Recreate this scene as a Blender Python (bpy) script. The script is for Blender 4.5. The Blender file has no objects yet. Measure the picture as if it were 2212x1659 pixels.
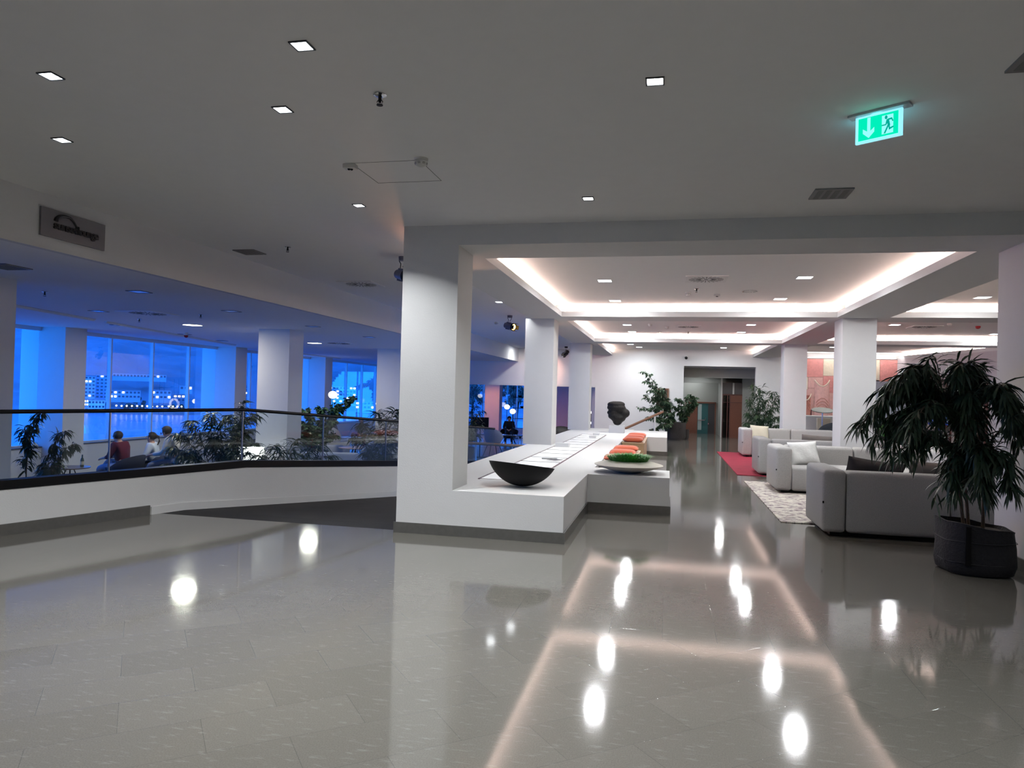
import bpy, bmesh, math, random
from mathutils import Vector, Matrix, Euler
SC = bpy.context.scene
COL = SC.collection
PI = math.pi
# ------------------------------------------------------------------ camera
cam_d = bpy.data.cameras.new('camera')
cam_d.sensor_fit = 'HORIZONTAL'; cam_d.sensor_width = 36.0
cam_d.lens = 36.0 * 1554.48 / 2212.0
cam_d.clip_start = 0.05; cam_d.clip_end = 6000
cam = bpy.data.objects.new('camera', cam_d); COL.objects.link(cam)
RX = Vector((0.97694796, -0.0231404, 0.21221973))
RY = Vector((0.21183727, -0.01791502, -0.97714074))
RZ = Vector((0.02641335, 0.9995717, -0.01260004))
m3 = Matrix((RX, RY, RZ))
cam.matrix_world = Matrix.Translation((0, 0, 1.5)) @ m3.to_4x4()
SC.camera = cam
# ------------------------------------------------------------------ world and exposure
SC.view_settings.view_transform = 'Standard'
SC.view_settings.look = 'None'
SC.view_settings.gamma = 1.0
SC.view_settings.use_curve_mapping = False
SC.view_settings.exposure = 0.12
SC.cycles.max_bounces = 7
SC.cycles.diffuse_bounces = 4
SC.cycles.glossy_bounces = 4
SC.cycles.transmission_bounces = 4
SC.cycles.transparent_max_bounces = 14
SC.cycles.caustics_reflective = False
SC.cycles.caustics_refractive = False
SC.cycles.sample_clamp_indirect = 4.0
SC.cycles.use_denoising = True
W = bpy.data.worlds.new('dusk_sky'); SC.world = W; W.use_nodes = True
wn, wl = W.node_tree.nodes, W.node_tree.links
wn.clear()
wo = wn.new('ShaderNodeOutputWorld'); bg = wn.new('ShaderNodeBackground')
tc = wn.new('ShaderNodeTexCoord'); sx = wn.new('ShaderNodeSeparateXYZ'); rp = wn.new('ShaderNodeValToRGB')
wl.new(tc.outputs['Generated'], sx.inputs[0]); wl.new(sx.outputs['Z'], rp.inputs[0])
rp.color_ramp.elements[0].position = 0.0; rp.color_ramp.elements[0].color = (0.012, 0.215, 0.95, 1)
rp.color_ramp.elements[1].position = 0.5; rp.color_ramp.elements[1].color = (0.022, 0.175, 0.85, 1)
wl.new(rp.outputs[0], bg.inputs[0]); bg.inputs[1].default_value = 6.0
wl.new(bg.outputs[0], wo.inputs[0])

def portal(name, loc, rot, sx_, sy_):
    d = bpy.data.lights.new(name, 'AREA'); d.shape = 'RECTANGLE'; d.size = sx_; d.size_y = sy_
    d.cycles.is_portal = True
    o = bpy.data.objects.new(name, d); COL.objects.link(o); o.location = loc; o.rotation_euler = rot
    return o
for i, (y0, y1) in enumerate(((0.6, 6.8), (7.9, 13.8), (14.4, 20.4), (21.0, 26.4), (27.3, 35.5))):
    portal('window_daylight', (-13.85, (y0 + y1) / 2, 1.33), (0, -PI / 2, 0), 2.6, y1 - y0)
portal('window_daylight', (-8.5, 35.9, 1.1), (-PI / 2, 0, 0), 10.0, 3.0)

# ------------------------------------------------------------------ materials
MATS = {}
def mat(name, col, rough=0.6, metal=0.0, var=0.06, vscale=8.0, bump=0.0, bscale=60.0, spec=0.5, emis=None, es=0.0, sheen=0.0, coat=0.0):
    if name in MATS: return MATS[name]
    m = bpy.data.materials.new(name); m.use_nodes = True
    n, l = m.node_tree.nodes, m.node_tree.links
    b = n['Principled BSDF']
    b.inputs['Roughness'].default_value = rough; b.inputs['Metallic'].default_value = metal
    b.inputs['Specular IOR Level'].default_value = spec
    b.inputs['Sheen Weight'].default_value = sheen; b.inputs['Coat Weight'].default_value = coat
    t = n.new('ShaderNodeTexCoord'); nz = n.new('ShaderNodeTexNoise')
    nz.inputs['Scale'].default_value = vscale; nz.inputs['Detail'].default_value = 3
    l.new(t.outputs['Object'], nz.inputs['Vector'])
    mx = n.new('ShaderNodeMix'); mx.data_type = 'RGBA'
    mx.inputs['A'].default_value = tuple(max(0, c * (1 - var)) for c in col) + (1,)
    mx.inputs['B'].default_value = tuple(min(1, c * (1 + var)) for c in col) + (1,)
    l.new(nz.outputs['Fac'], mx.inputs['Factor']); l.new(mx.outputs['Result'], b.inputs['Base Color'])
    if bump:
        n2 = n.new('ShaderNodeTexNoise'); n2.inputs['Scale'].default_value = bscale; n2.inputs['Detail'].default_value = 2
        l.new(t.outputs['Object'], n2.inputs['Vector'])
        bp = n.new('ShaderNodeBump'); bp.inputs['Strength'].default_value = bump; bp.inputs['Distance'].default_value = 0.01
        l.new(n2.outputs['Fac'], bp.inputs['Height']); l.new(bp.outputs[0], b.inputs['Normal'])
    if emis:
        b.inputs['Emission Color'].default_value = tuple(emis) + (1,); b.inputs['Emission Strength'].default_value = es
    MATS[name] = m
    return m

def glow(name, col, s):
    if name in MATS: return MATS[name]
    m = bpy.data.materials.new(name); m.use_nodes = True
    n, l = m.node_tree.nodes, m.node_tree.links; n.clear()
    o = n.new('ShaderNodeOutputMaterial'); e = n.new('ShaderNodeEmission')
    e.inputs[0].default_value = tuple(col) + (1,); e.inputs[1].default_value = s
    l.new(e.outputs[0], o.inputs[0]); MATS[name] = m
    return m

def glass(name, tint=(0.96, 0.98, 0.97), refl=0.08, rough=0.0, k=0.30):
    if name in MATS: return MATS[name]
    m = bpy.data.materials.new(name); m.use_nodes = True
    n, l = m.node_tree.nodes, m.node_tree.links; n.clear()
    o = n.new('ShaderNodeOutputMaterial'); t = n.new('ShaderNodeBsdfTransparent'); g = n.new('ShaderNodeBsdfGlossy')
    t.inputs[0].default_value = tuple(tint) + (1,); g.inputs['Roughness'].default_value = rough
    lw = n.new('ShaderNodeLayerWeight'); lw.inputs[0].default_value = 0.25
    ma = n.new('ShaderNodeMath'); ma.operation = 'MULTIPLY_ADD'; ma.inputs[1].default_value = k; ma.inputs[2].default_value = refl * 0.6
    l.new(lw.outputs['Fresnel'], ma.inputs[0])
    mx = n.new('ShaderNodeMixShader'); l.new(ma.outputs[0], mx.inputs[0]); l.new(t.outputs[0], mx.inputs[1]); l.new(g.outputs[0], mx.inputs[2])
    l.new(mx.outputs[0], o.inputs[0]); MATS[name] = m
    return m

def floor_mat():
    m = bpy.data.materials.new('polished_stone_tiles'); m.use_nodes = True
    n, l = m.node_tree.nodes, m.node_tree.links; b = n['Principled BSDF']
    t = n.new('ShaderNodeTexCoord'); sep = n.new('ShaderNodeSeparateXYZ'); l.new(t.outputs['Object'], sep.inputs[0])
    def mth(op, a, c=None, d=None):
        q = n.new('ShaderNodeMath'); q.operation = op
        for i, v in enumerate((a, c, d)):
            if v is None: continue
            if isinstance(v, (int, float)): q.inputs[i].default_value = v
            else: l.new(v, q.inputs[i])
        return q.outputs[0]
    # the two laying patterns meet along a broken line near y = 4.6
    xx = mth('MAXIMUM', mth('SUBTRACT', sep.outputs['X'], 0.6), 0.0)
    lim = mth('SUBTRACT', 4.6, mth('MULTIPLY', xx, 0.79))
    fac = mth('GREATER_THAN', sep.outputs['Y'], lim)
    cols, fcs = [], []
    for rot, off in ((math.radians(-39.5), (0.05, 0.12, 0)), (PI / 2, (0.1, 0.0, 0))):
        mp = n.new('ShaderNodeMapping'); mp.inputs['Rotation'].default_value = (0, 0, rot); mp.inputs['Location'].default_value = off
        l.new(t.outputs['Object'], mp.inputs[0])
        br = n.new('ShaderNodeTexBrick'); br.offset = 0.5
        br.inputs['Scale'].default_value = 1.0; br.inputs['Mortar Size'].default_value = 0.0012
        br.inputs['Brick Width'].default_value = 0.66; br.inputs['Row Height'].default_value = 0.33; br.inputs['Mortar Smooth'].default_value = 0.1
        br.inputs['Color1'].default_value = (0.152, 0.144, 0.126, 1); br.inputs['Color2'].default_value = (0.137, 0.130, 0.113, 1)
        br.inputs['Mortar'].default_value = (0.095, 0.092, 0.085, 1); br.inputs['Bias'].default_value = 0.0
        l.new(mp.outputs[0], br.inputs['Vector']); cols.append(br.outputs['Color']); fcs.append(br.outputs['Fac'])
    mc = n.new('ShaderNodeMix'); mc.data_type = 'RGBA'; l.new(fac, mc.inputs['Factor']); l.new(cols[0], mc.inputs['A']); l.new(cols[1], mc.inputs['B'])
    mf = n.new('ShaderNodeMix'); l.new(fac, mf.inputs['Factor']); l.new(fcs[0], mf.inputs['A']); l.new(fcs[1], mf.inputs['B'])
    # fine pale flecks along one grain direction
    mp = n.new('ShaderNodeMapping'); mp.inputs['Rotation'].default_value = (0, 0, math.radians(-66)); mp.inputs['Scale'].default_value = (11, 45, 1)
    l.new(t.outputs['Object'], mp.inputs[0])
    nz = n.new('ShaderNodeTexNoise'); nz.inputs['Scale'].default_value = 1.0; nz.inputs['Detail'].default_value = 3; nz.inputs['Roughness'].default_value = 0.6
    l.new(mp.outputs[0], nz.inputs['Vector'])
    rr = n.new('ShaderNodeValToRGB'); rr.color_ramp.elements[0].position = 0.58; rr.color_ramp.elements[1].position = 0.72
    rr.color_ramp.elements[0].color = (0, 0, 0, 1); rr.color_ramp.elements[1].color = (1, 1, 1, 1)
    l.new(nz.outputs['Fac'], rr.inputs[0])
    gr = n.new('ShaderNodeTexNoise'); gr.inputs['Scale'].default_value = 160; l.new(t.outputs['Object'], gr.inputs['Vector'])
    m2 = n.new('ShaderNodeMix'); m2.data_type = 'RGBA'; m2.blend_type = 'MULTIPLY'; m2.inputs['Factor'].default_value = 0.5
    l.new(mc.outputs['Result'], m2.inputs['A'])
    rg = n.new('ShaderNodeValToRGB'); rg.color_ramp.elements[0].position = 0.3; rg.color_ramp.elements[1].position = 0.7
    rg.color_ramp.elements[0].color = (0.72, 0.72, 0.72, 1); rg.color_ramp.elements[1].color = (1.2, 1.2, 1.2, 1)
    l.new(gr.outputs['Fac'], rg.inputs[0]); l.new(rg.outputs[0], m2.inputs['B'])
    m3_ = n.new('ShaderNodeMix'); m3_.data_type = 'RGBA'; l.new(mth('MULTIPLY', rr.outputs[0], 0.28), m3_.inputs['Factor'])
    l.new(m2.outputs['Result'], m3_.inputs['A']); m3_.inputs['B'].default_value = (0.30, 0.295, 0.275, 1)
    l.new(m3_.outputs['Result'], b.inputs['Base Color'])
    b.inputs['Roughness'].default_value = 0.13; b.inputs['Specular IOR Level'].default_value = 0.9; b.inputs['IOR'].default_value = 1.6
    rn = n.new('ShaderNodeTexNoise'); rn.inputs['Scale'].default_value = 2.5; l.new(t.outputs['Object'], rn.inputs['Vector'])
    l.new(mth('MULTIPLY_ADD', rn.outputs['Fac'], 0.05, 0.045), b.inputs['Roughness'])
    bp = n.new('ShaderNodeBump'); bp.inputs['Strength'].default_value = 0.12; bp.inputs['Distance'].default_value = 0.001; bp.invert = True
    l.new(mf.outputs['Result'], bp.inputs['Height']); l.new(bp.outputs[0], b.inputs['Normal'])
    return m

FLOOR = floor_mat()
PLASTER = mat('white_plaster', (0.70, 0.70, 0.695), 0.85, bump=0.12, bscale=90, var=0.02, spec=0.25)
CEIL = mat('ceiling_paint', (0.88, 0.875, 0.865), 0.9, var=0.02, spec=0.15, bump=0.05, bscale=120)
STONE = mat('grey_stone_baseboard', (0.11, 0.108, 0.10), 0.25, var=0.15, vscale=20)
CARPET = mat('dark_carpet', (0.028, 0.028, 0.030), 0.8, var=0.35, vscale=3, bump=0.5, bscale=300, spec=0.3)
LFLOOR = mat('lounge_floor', (0.10, 0.095, 0.09), 0.3, var=0.1)
WBASE = mat('white_baseboard', (0.68, 0.68, 0.67), 0.5, var=0.02)
BLACK = mat('black_metal', (0.004, 0.004, 0.005), 0.45, spec=0.2)
STEEL = mat('steel', (0.55, 0.56, 0.58), 0.3, metal=1.0)
CHROME = mat('chrome', (0.8, 0.8, 0.82), 0.12, metal=1.0)
WOOD = mat('pale_oak', (0.42, 0.27, 0.15), 0.45, var=0.2, vscale=25)
RWOOD = mat('reddish_wood', (0.17, 0.060, 0.035), 0.4, var=0.15, vscale=20)
DWOOD = mat('dark_wood_frame', (0.085, 0.025, 0.022), 0.35, var=0.15)
GLASS = glass('window_glass', (0.95, 0.97, 1.0), 0.10)
BGLASS = glass('balustrade_glass', (0.90, 0.94, 0.93), 0.04)
CASEGLASS = glass('display_case_glass', (0.98, 0.99, 0.99), 0.0, k=0.12)
TEAL = mat('teal_door_panel', (0.03, 0.12, 0.13), 0.15)
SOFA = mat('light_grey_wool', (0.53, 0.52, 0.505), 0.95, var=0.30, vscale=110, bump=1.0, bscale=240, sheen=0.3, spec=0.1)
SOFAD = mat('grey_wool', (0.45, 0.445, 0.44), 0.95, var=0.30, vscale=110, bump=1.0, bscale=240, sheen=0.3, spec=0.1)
WHITEP = mat('white_lacquer', (0.80, 0.80, 0.80), 0.4, var=0.01)
OFFW = mat('cream_ceramic', (0.66, 0.62, 0.54), 0.7, var=0.06, bump=0.2)
LEAF = mat('dark_narrow_leaf', (0.020, 0.045, 0.022), 0.42, var=0.45, vscale=12)
LEAF2 = mat('green_leaf', (0.030, 0.075, 0.032), 0.45, var=0.45, vscale=12)
LEAF3 = mat('bright_grass_leaf', (0.05, 0.27, 0.04), 0.5, var=0.5, vscale=30)
STEM = mat('brown_stem', (0.11, 0.075, 0.05), 0.8, var=0.3, vscale=30)
BAG = mat('charcoal_felt', (0.011, 0.011, 0.014), 0.85, var=0.25, bump=0.7, bscale=40)
SOIL = mat('potting_soil', (0.03, 0.022, 0.015), 0.95, var=0.4, vscale=60, bump=1.0, bscale=90)

# ------------------------------------------------------------------ mesh helpers
class MB:
    def __init__(s): s.bm = bmesh.new()
    def box(s, x0, x1, y0, y1, z0, z1, bev=0.0, seg=3, rot=None, piv=None):
        r = bmesh.ops.create_cube(s.bm, size=1.0); v = r['verts']
        c = Vector(((x0 + x1) / 2, (y0 + y1) / 2, (z0 + z1) / 2))
        bmesh.ops.scale(s.bm, vec=(abs(x1 - x0), abs(y1 - y0), abs(z1 - z0)), verts=v)
        if bev > 0:
            es = list({e for q in v for e in q.link_edges})
            rr = bmesh.ops.bevel(s.bm, geom=es, offset=bev, segments=seg, profile=0.5, affect='EDGES')
            v = rr['verts'] if rr['verts'] else v
            v = list({q for f in rr['faces'] for q in f.verts} | set(q for q in v if q.is_valid))
        bmesh.ops.translate(s.bm, vec=c, verts=v)
        if rot is not None:
            bmesh.ops.rotate(s.bm, cent=piv or c, matrix=Euler(rot).to_matrix(), verts=v)
        return v
    def cyl(s, p0, p1, r0, r1=None, seg=16, cap=True):
        p0, p1 = Vector(p0), Vector(p1); r1 = r0 if r1 is None else r1
        d = p1 - p0; L = d.length
        q = bmesh.ops.create_cone(s.bm, cap_ends=cap, cap_tris=False, segments=seg, radius1=max(r0, 1e-5), radius2=max(r1, 1e-5), depth=L)
        M = Matrix.Translation((p0 + p1) / 2) @ d.to_track_quat('Z', 'Y').to_matrix().to_4x4()
        bmesh.ops.transform(s.bm, matrix=M, verts=q['verts']); return q['verts']
    def sph(s, c, r, seg=16, sc=(1, 1, 1)):
        q = bmesh.ops.create_uvsphere(s.bm, u_segments=seg, v_segments=max(6, seg // 2), radius=r)
        M = Matrix.Translation(c) @ Matrix.Diagonal((*sc, 1)); bmesh.ops.transform(s.bm, matrix=M, verts=q['verts']); return q['verts']
    def lathe(s, prof, c=(0, 0, 0), seg=32, sq=1.0, M=None):
        rings = []
        for (r, z) in prof:
            ring = []
            for k in range(seg):
                a = 2 * PI * k / seg
                cx_, sy_ = math.cos(a), math.sin(a)
                if sq != 1.0:
                    e = sq
                    cx_ = math.copysign(abs(cx_) ** e, cx_); sy_ = math.copysign(abs(sy_) ** e, sy_)
                p = Vector((r * cx_, r * sy_, z))
                if M is not None: p = M @ p
                ring.append(s.bm.verts.new(p + Vector(c)))
            rings.append(ring)
        for a, b in zip(rings, rings[1:]):
            for k in range(seg):
                s.bm.faces.new((a[k], a[(k + 1) % seg], b[(k + 1) % seg], b[k]))
        if prof[0] == prof[-1]: return [v for r_ in rings for v in r_]
        if prof[0][0] > 1e-4: s.bm.faces.new(list(reversed(rings[0])))
        if prof[-1][0] > 1e-4: s.bm.faces.new(rings[-1])
        return [v for r_ in rings for v in r_]
    def prism(s, pts, z0, z1, ztop=None):
        lo = [s.bm.verts.new((p[0], p[1], z0 if len(p) < 3 else p[2] - (z1 - z0))) for p in pts]
        hi = [s.bm.verts.new((p[0], p[1], z1 if len(p) < 3 else p[2])) for p in pts]
        n = len(pts)
        s.bm.faces.new(list(reversed(lo))); s.bm.faces.new(hi)
        for k in range(n): s.bm.faces.new((lo[k], lo[(k + 1) % n], hi[(k + 1) % n], hi[k]))
        return lo + hi
    def tube(s, pts, r, seg=8, r1=None, closed=False):
        pts = [Vector(p) for p in pts]; n = len(pts); rings = []
        up = Vector((0, 0, 1))
        for i, p in enumerate(pts):
            d = (pts[min(i + 1, n - 1)] - pts[max(i - 1, 0)])
            if d.length < 1e-9: d = Vector((0, 0, 1))
            d.normalize()
            u = d.cross(up);
            if u.length < 1e-3: u = d.cross(Vector((1, 0, 0)))
            u.normalize(); w = u.cross(d)
            rr = r if r1 is None else r + (r1 - r) * i / max(1, n - 1)
            if isinstance(r, (list, tuple)): rr = r[i]
            rings.append([s.bm.verts.new(p + (u * math.cos(2 * PI * k / seg) + w * math.sin(2 * PI * k / seg)) * rr) for k in range(seg)])
        for a, b in zip(rings, rings[1:]):
            for k in range(seg): s.bm.faces.new((a[k], a[(k + 1) % seg], b[(k + 1) % seg], b[k]))
        s.bm.faces.new(list(reversed(rings[0]))); s.bm.faces.new(rings[-1])
        return [v for q in rings for v in q]
    def poly(s, pts):
        return s.bm.faces.new([s.bm.verts.new(p) for p in pts])
    def xf(s, M, verts=None):
        bmesh.ops.transform(s.bm, matrix=M, verts=verts or s.bm.verts[:])
    def build(s, name, m, parent=None, smooth=False, local=False, ang=40, mods=None):
        bm = s.bm
        bmesh.ops.recalc_face_normals(bm, faces=bm.faces[:]) if not getattr(s, 'open', False) else None
        org = Vector((0, 0, 0))
        if parent is not None and not local:
            r = parent
            while r.parent is not None: r = r.parent
            org = Vector(r.location)
        elif parent is None and not local:
            xs = [v.co for v in bm.verts]
            lo = Vector((min(c.x for c in xs), min(c.y for c in xs), min(c.z for c in xs)))
            hi = Vector((max(c.x for c in xs), max(c.y for c in xs), max(c.z for c in xs)))
            org = Vector(((lo.x + hi.x) / 2, (lo.y + hi.y) / 2, lo.z))
            if getattr(s, 'world', False): org = Vector((0, 0, 0))
        if org.length > 0: bmesh.ops.translate(bm, vec=-org, verts=bm.verts[:])
        me = bpy.data.meshes.new(name)
        if smooth:
            for f in bm.faces: f.smooth = True
            for e in bm.edges:
                if len(e.link_faces) == 2 and e.calc_face_angle(0) > math.radians(ang): e.smooth = False
        bm.to_mesh(me); bm.free()
        for q in (m if isinstance(m, (list, tuple)) else [m]): me.materials.append(q)
        o = bpy.data.objects.new(name, me); COL.objects.link(o)
        if parent is None: o.location = org
        else: o.parent = parent
        return o

def thing(name, label, cat, loc=(0, 0, 0), rz=0.0, group=None):
    o = bpy.data.objects.new(name, None); COL.objects.link(o); o.empty_display_size = 0.1
    o.location = loc; o.rotation_euler = (0, 0, rz); o['label'] = label; o['category'] = cat
    if group: o['group'] = group
    return o
def tag(o, label, cat, group=None, kind=None):
    o['label'] = label; o['category'] = cat
    if group: o['group'] = group
    if kind: o['kind'] = kind
    return o
def struct(name, mb, m, world=False, label=None):
    mb.world = world
    o = mb.build(name, m); o['kind'] = 'structure'
    if label: o['label'] = label
    return o
def sbox(name, m, *a, label=None):
    q = MB(); q.box(*a); return struct(name, q, m, label=label)
def dup(root, loc=None, rz=None, label=None, group=None):
    r = root.copy(); COL.objects.link(r)
    if loc is not None: r.location = loc
    if rz is not None: r.rotation_euler = (r.rotation_euler[0], r.rotation_euler[1], rz)
    if label: r['label'] = label
    if group: r['group'] = group
    for ch in root.children:
        c = ch.copy(); COL.objects.link(c); c.parent = r
        for g in ch.children:
            d = g.copy(); COL.objects.link(d); d.parent = c
    return r
# ================================================================== SETTING
ZC, ZB, ZL, ZF = 3.24, 3.03, 2.73, -0.8
def bal_x(y): return -6.23 + (y - 5.73) * 0.3241          # plan line of the low wall under the balustrade
def ramp_z(y): return max(ZF, -0.073 * max(0.0, y - 7.6))
q = MB(); q.prism([(bal_x(-4), -4), (12, -4), (12, 34), (-2.78, 34), (-2.78, 7.3), (bal_x(7.3), 7.3)], -0.3, 0.0)
struct('floor', q, FLOOR, world=True)
q = MB(); ys = [7.3, 7.6, 9, 11, 13, 15, 16.35]
L = [(bal_x(y) , y, ramp_z(y)) for y in ys]; Rr = [(-2.78, y, ramp_z(y)) for y in ys]
for i in range(len(ys) - 1): q.poly([L[i], Rr[i], Rr[i + 1], L[i + 1]])
for i in range(len(ys) - 1): q.poly([(a, b, c - 0.05) for a, b, c in (L[i + 1], Rr[i + 1], Rr[i], L[i])])
struct('floor_ramp', q, CARPET, world=True)
q = MB(); q.prism([(-15, -4), (bal_x(-4) - 0.05, -4), (-2.85, 16.2), (-2.8, 37), (-15, 37)], ZF - 0.2, ZF)
struct('floor_lounge', q, LFLOOR, world=True)
# low wall carrying the balustrade (level first, then falling with the ramp)
ky = [-4.0, 7.3, 8.45, 10, 11.5, 13, 14.5]
def wall_top(y): return 0.44 if y <= 8.45 else 0.44 - 0.073 * (y - 8.45)
def along(mb, ys, off0, off1, zlo, zhi):
    nx, ny = 0.951, -0.308                                     # normal of the wall line, towards the lobby
    R4 = []
    for y in ys:
        x = bal_x(y); a = (x + nx * off0, y + ny * off0); b = (x + nx * off1, y + ny * off1)
        R4.append([mb.bm.verts.new((a[0], a[1], zlo(y))), mb.bm.verts.new((b[0], b[1], zlo(y))), mb.bm.verts.new((b[0], b[1], zhi(y))), mb.bm.verts.new((a[0], a[1], zhi(y)))])
    for A, B in zip(R4, R4[1:]):
        for k in range(4): mb.bm.faces.new((A[k], A[(k + 1) % 4], B[(k + 1) % 4], B[k]))
    mb.bm.faces.new(list(reversed(R4[0]))); mb.bm.faces.new(R4[-1])
q = MB(); along(q, ky, -0.16, 0.0, lambda y: ZF, wall_top); struct('wall_low', q, PLASTER, world=True)
q = MB(); along(q, [-4, 7.18], 0.0, 0.02, lambda y: 0.0, lambda y: 0.11); struct('baseboard_left', q, STONE, world=True)
q = MB(); along(q, [7.2, 7.6, 9, 11, 13, 14.5], 0.0, 0.012, lambda y: ramp_z(y) - 0.02, lambda y: ramp_z(y) + 0.09); struct('baseboard_ramp', q, WBASE, world=True)
# ceilings
q = MB(); q.prism([(-5.7, -4), (12, -4), (12, 7.25), (-2.8, 7.25), (-2.8, 27.3), (-5.7, 27.3)], ZC, ZC + 0.2)
struct('ceiling', q, CEIL, world=True)
q = MB(); q.prism([(-15, -4), (-5.78, -4), (-5.78, 27.6), (-2.7, 27.6), (-2.7, 37), (-15, 37)], ZL, ZL + 0.2)
struct('ceiling_lounge', q, CEIL, world=True)
sbox('ceiling_beam', PLASTER, -5.78, -5.70, -4, 27.3, ZL, ZC)
# shell that is out of sight
sbox('wall_back', PLASTER, -15, 12, -4.3, -4, ZF, 3.6)
sbox('wall_right', PLASTER, 12, 12.3, -4, 34, 0, 3.6)
sbox('wall_end', PLASTER, 3.2, 12, 34, 34.3, 0, 3.6)
# coffered ceiling
CZ = 3.265
q = MB(); q.prism([(-2.78, 7.25), (12, 7.25), (12, 27.3), (-2.78, 27.3)], CZ, CZ + 0.2); struct('ceiling_coffered', q, CEIL, world=True)
q = MB()
XB = [(-2.78, -2.08), (2.97, 3.85), (9.3, 9.9)]
YB = [(7.2, 7.95), (14.0, 14.8), (20.5, 21.3)]
def beam(mb, x0, x1, y0, y1, inset):
    l, r, a, b = inset
    mb.box(x0, x1, y0, y1, ZB, 3.135)
    mb.box(x0 + l, x1 - r, y0 + a, y1 - b, 3.135, CZ + 0.02)
for j, (y0, y1) in enumerate(YB):
    m_ = MB(); beam(m_, -2.78, 12, y0, y1, (0, 0, 0 if j == 0 else 0.13, 0.13)); struct('ceiling_beam', m_, PLASTER)
for i, (x0, x1) in enumerate(XB):
    spans = [(7.95, 14.0), (14.8, 20.5)] + ([(21.3, 27.3)] if i < 2 else [])
    for (y0, y1) in spans:
        m_ = MB(); beam(m_, x0, x1, y0, y1, (0 if i == 0 else 0.13, 0.13, 0, 0)); struct('ceiling_beam', m_, PLASTER)
# slanting beam above the shop wall
m_ = MB()
def sl(y): return 8.2 + (25.27 - y) * 0.226
m_.prism([(sl(27.3), 27.3), (sl(21.3), 21.3), (10.4, 21.3), (10.4, 27.3)], ZB, 3.135)
m_.prism([(sl(27.3) + .13, 27.3), (sl(21.3) + .13, 21.3), (10.4, 21.3), (10.4, 27.3)], 3.135, CZ + 0.02)
struct('ceiling_beam', m_, PLASTER)
# light coves: warm strips lying on the lip of each coffer
LED = glow('warm_cove_light', (1.0, 0.72, 0.62), 58.0)
n_c = 0
for ci, (x0, x1) in enumerate(((-2.08, 2.97), (3.85, 9.3))):
    for cj, (y0, y1) in enumerate(((7.95, 14.0), (14.8, 20.5), (21.3, 27.3))):
        xr = x1 if not (ci == 1 and cj == 2) else sl(24.3)
        m_ = MB(); z0, z1 = 3.137, 3.150
        m_.box(x0 - 0.10, x0 - 0.075, y0, y1, z0, z1)
        if not (ci == 1 and cj == 2): m_.box(xr + 0.075, xr + 0.10, y0, y1, z0, z1)
        m_.box(x0, xr, y0 - 0.10, y0 - 0.075, z0, z1)
        if cj < 2: m_.box(x0, xr, y1 + 0.075, y1 + 0.10, z0, z1)
        o = m_.build('cove_light', LED)
        where = [['the nearest aisle ceiling recess', 'the second aisle ceiling recess', 'the farthest aisle ceiling recess'],
                 ['the nearest side bay ceiling recess', 'the middle side bay ceiling recess', 'the ceiling recess above the hanging']][ci][cj]
        tag(o, 'warm white light strip on the lip of ' + where, 'light strip', 'cove light strips')
m_ = MB()
a, b = Vector((sl(27.2) + 0.09, 27.2, 3.137)), Vector((sl(21.4) + 0.09, 21.4, 3.137))
m_.tube([a + Vector((0, 0, .006)), b + Vector((0, 0, .006))], 0.012, 6)
tag(m_.build('cove_light', LED), 'slanting warm light strip above the framed shop windows', 'light strip', 'cove light strips')
# pillars
def pillar(x0, x1, y0, y1, z0, z1): sbox('pillar', PLASTER, x0, x1, y0, y1, z0, z1)
pillar(-2.78, -2.17, 7.2, 7.76, 0.47, ZB)
pillar(-2.88, -2.29, 14.42, 15.02, 0.47, ZB)
pillar(-2.88, -2.27, 21.2, 21.8, 0.47, ZB)
pillar(3.09, 3.67, 14.12, 14.78, 0, ZB)
pillar(3.08, 3.67, 20.78, 21.38, 0, ZB)
pillar(3.2, 4.0, 7.2, 8.04, 0, ZB)
for y in (6.75, 13.9, 20.35, 33.5): pillar(-8.6, -7.87, y, y + 0.6, ZF, ZL)
# window side pillars and walls
WX = -14.0
for y in (7.1, 13.8, 20.4, 26.5): pillar(-14.6, -13.4, y, y + 0.62, ZF, ZL)
sbox('wall_left', PLASTER, -15.0, -14.6, -4, 0.5, ZF, ZL)
wi = 0
for y0, y1, mull in ((0.5, 7.1, (2.7, 4.9)), (7.72, 13.8, (9.7, 11.8)), (14.42, 20.4, (15.95, 17.5, 19.05)), (21.02, 26.5, (22.3, 23.7, 25.1)), (27.12, 35.9, (29.9, 31.6, 33.2))):
    wi += 1
    zs = 0.0
    sbox('wall_sill', PLASTER, -14.35, -13.95, y0, y1, ZF, zs - 0.03)
    sbox('trim_sill', mat('dark_sill', (0.10, 0.10, 0.11), 0.4), -14.35, -13.93, y0, y1, zs - 0.03, zs)
    e = bpy.data.objects.new('window_%d' % wi, None); COL.objects.link(e); e.location = (-14.1, (y0 + y1) / 2, zs); e['kind'] = 'structure'
    m_ = MB(); m_.box(-14.115, -14.105, y0, y1, zs, 2.68); m_.build('pane', GLASS, e)
    m_ = MB(); m_.box(-14.14, -14.06, y0, y1, zs, zs + 0.04); m_.box(-14.14, -14.06, y0, y1, 2.64, ZL)
    for y in mull: m_.box(-14.15, -14.05, y - 0.022, y + 0.022, zs, 2.68)
    m_.build('window_frame', mat('pale_window_frame', (0.62, 0.66, 0.70), 0.4), e)
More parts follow.
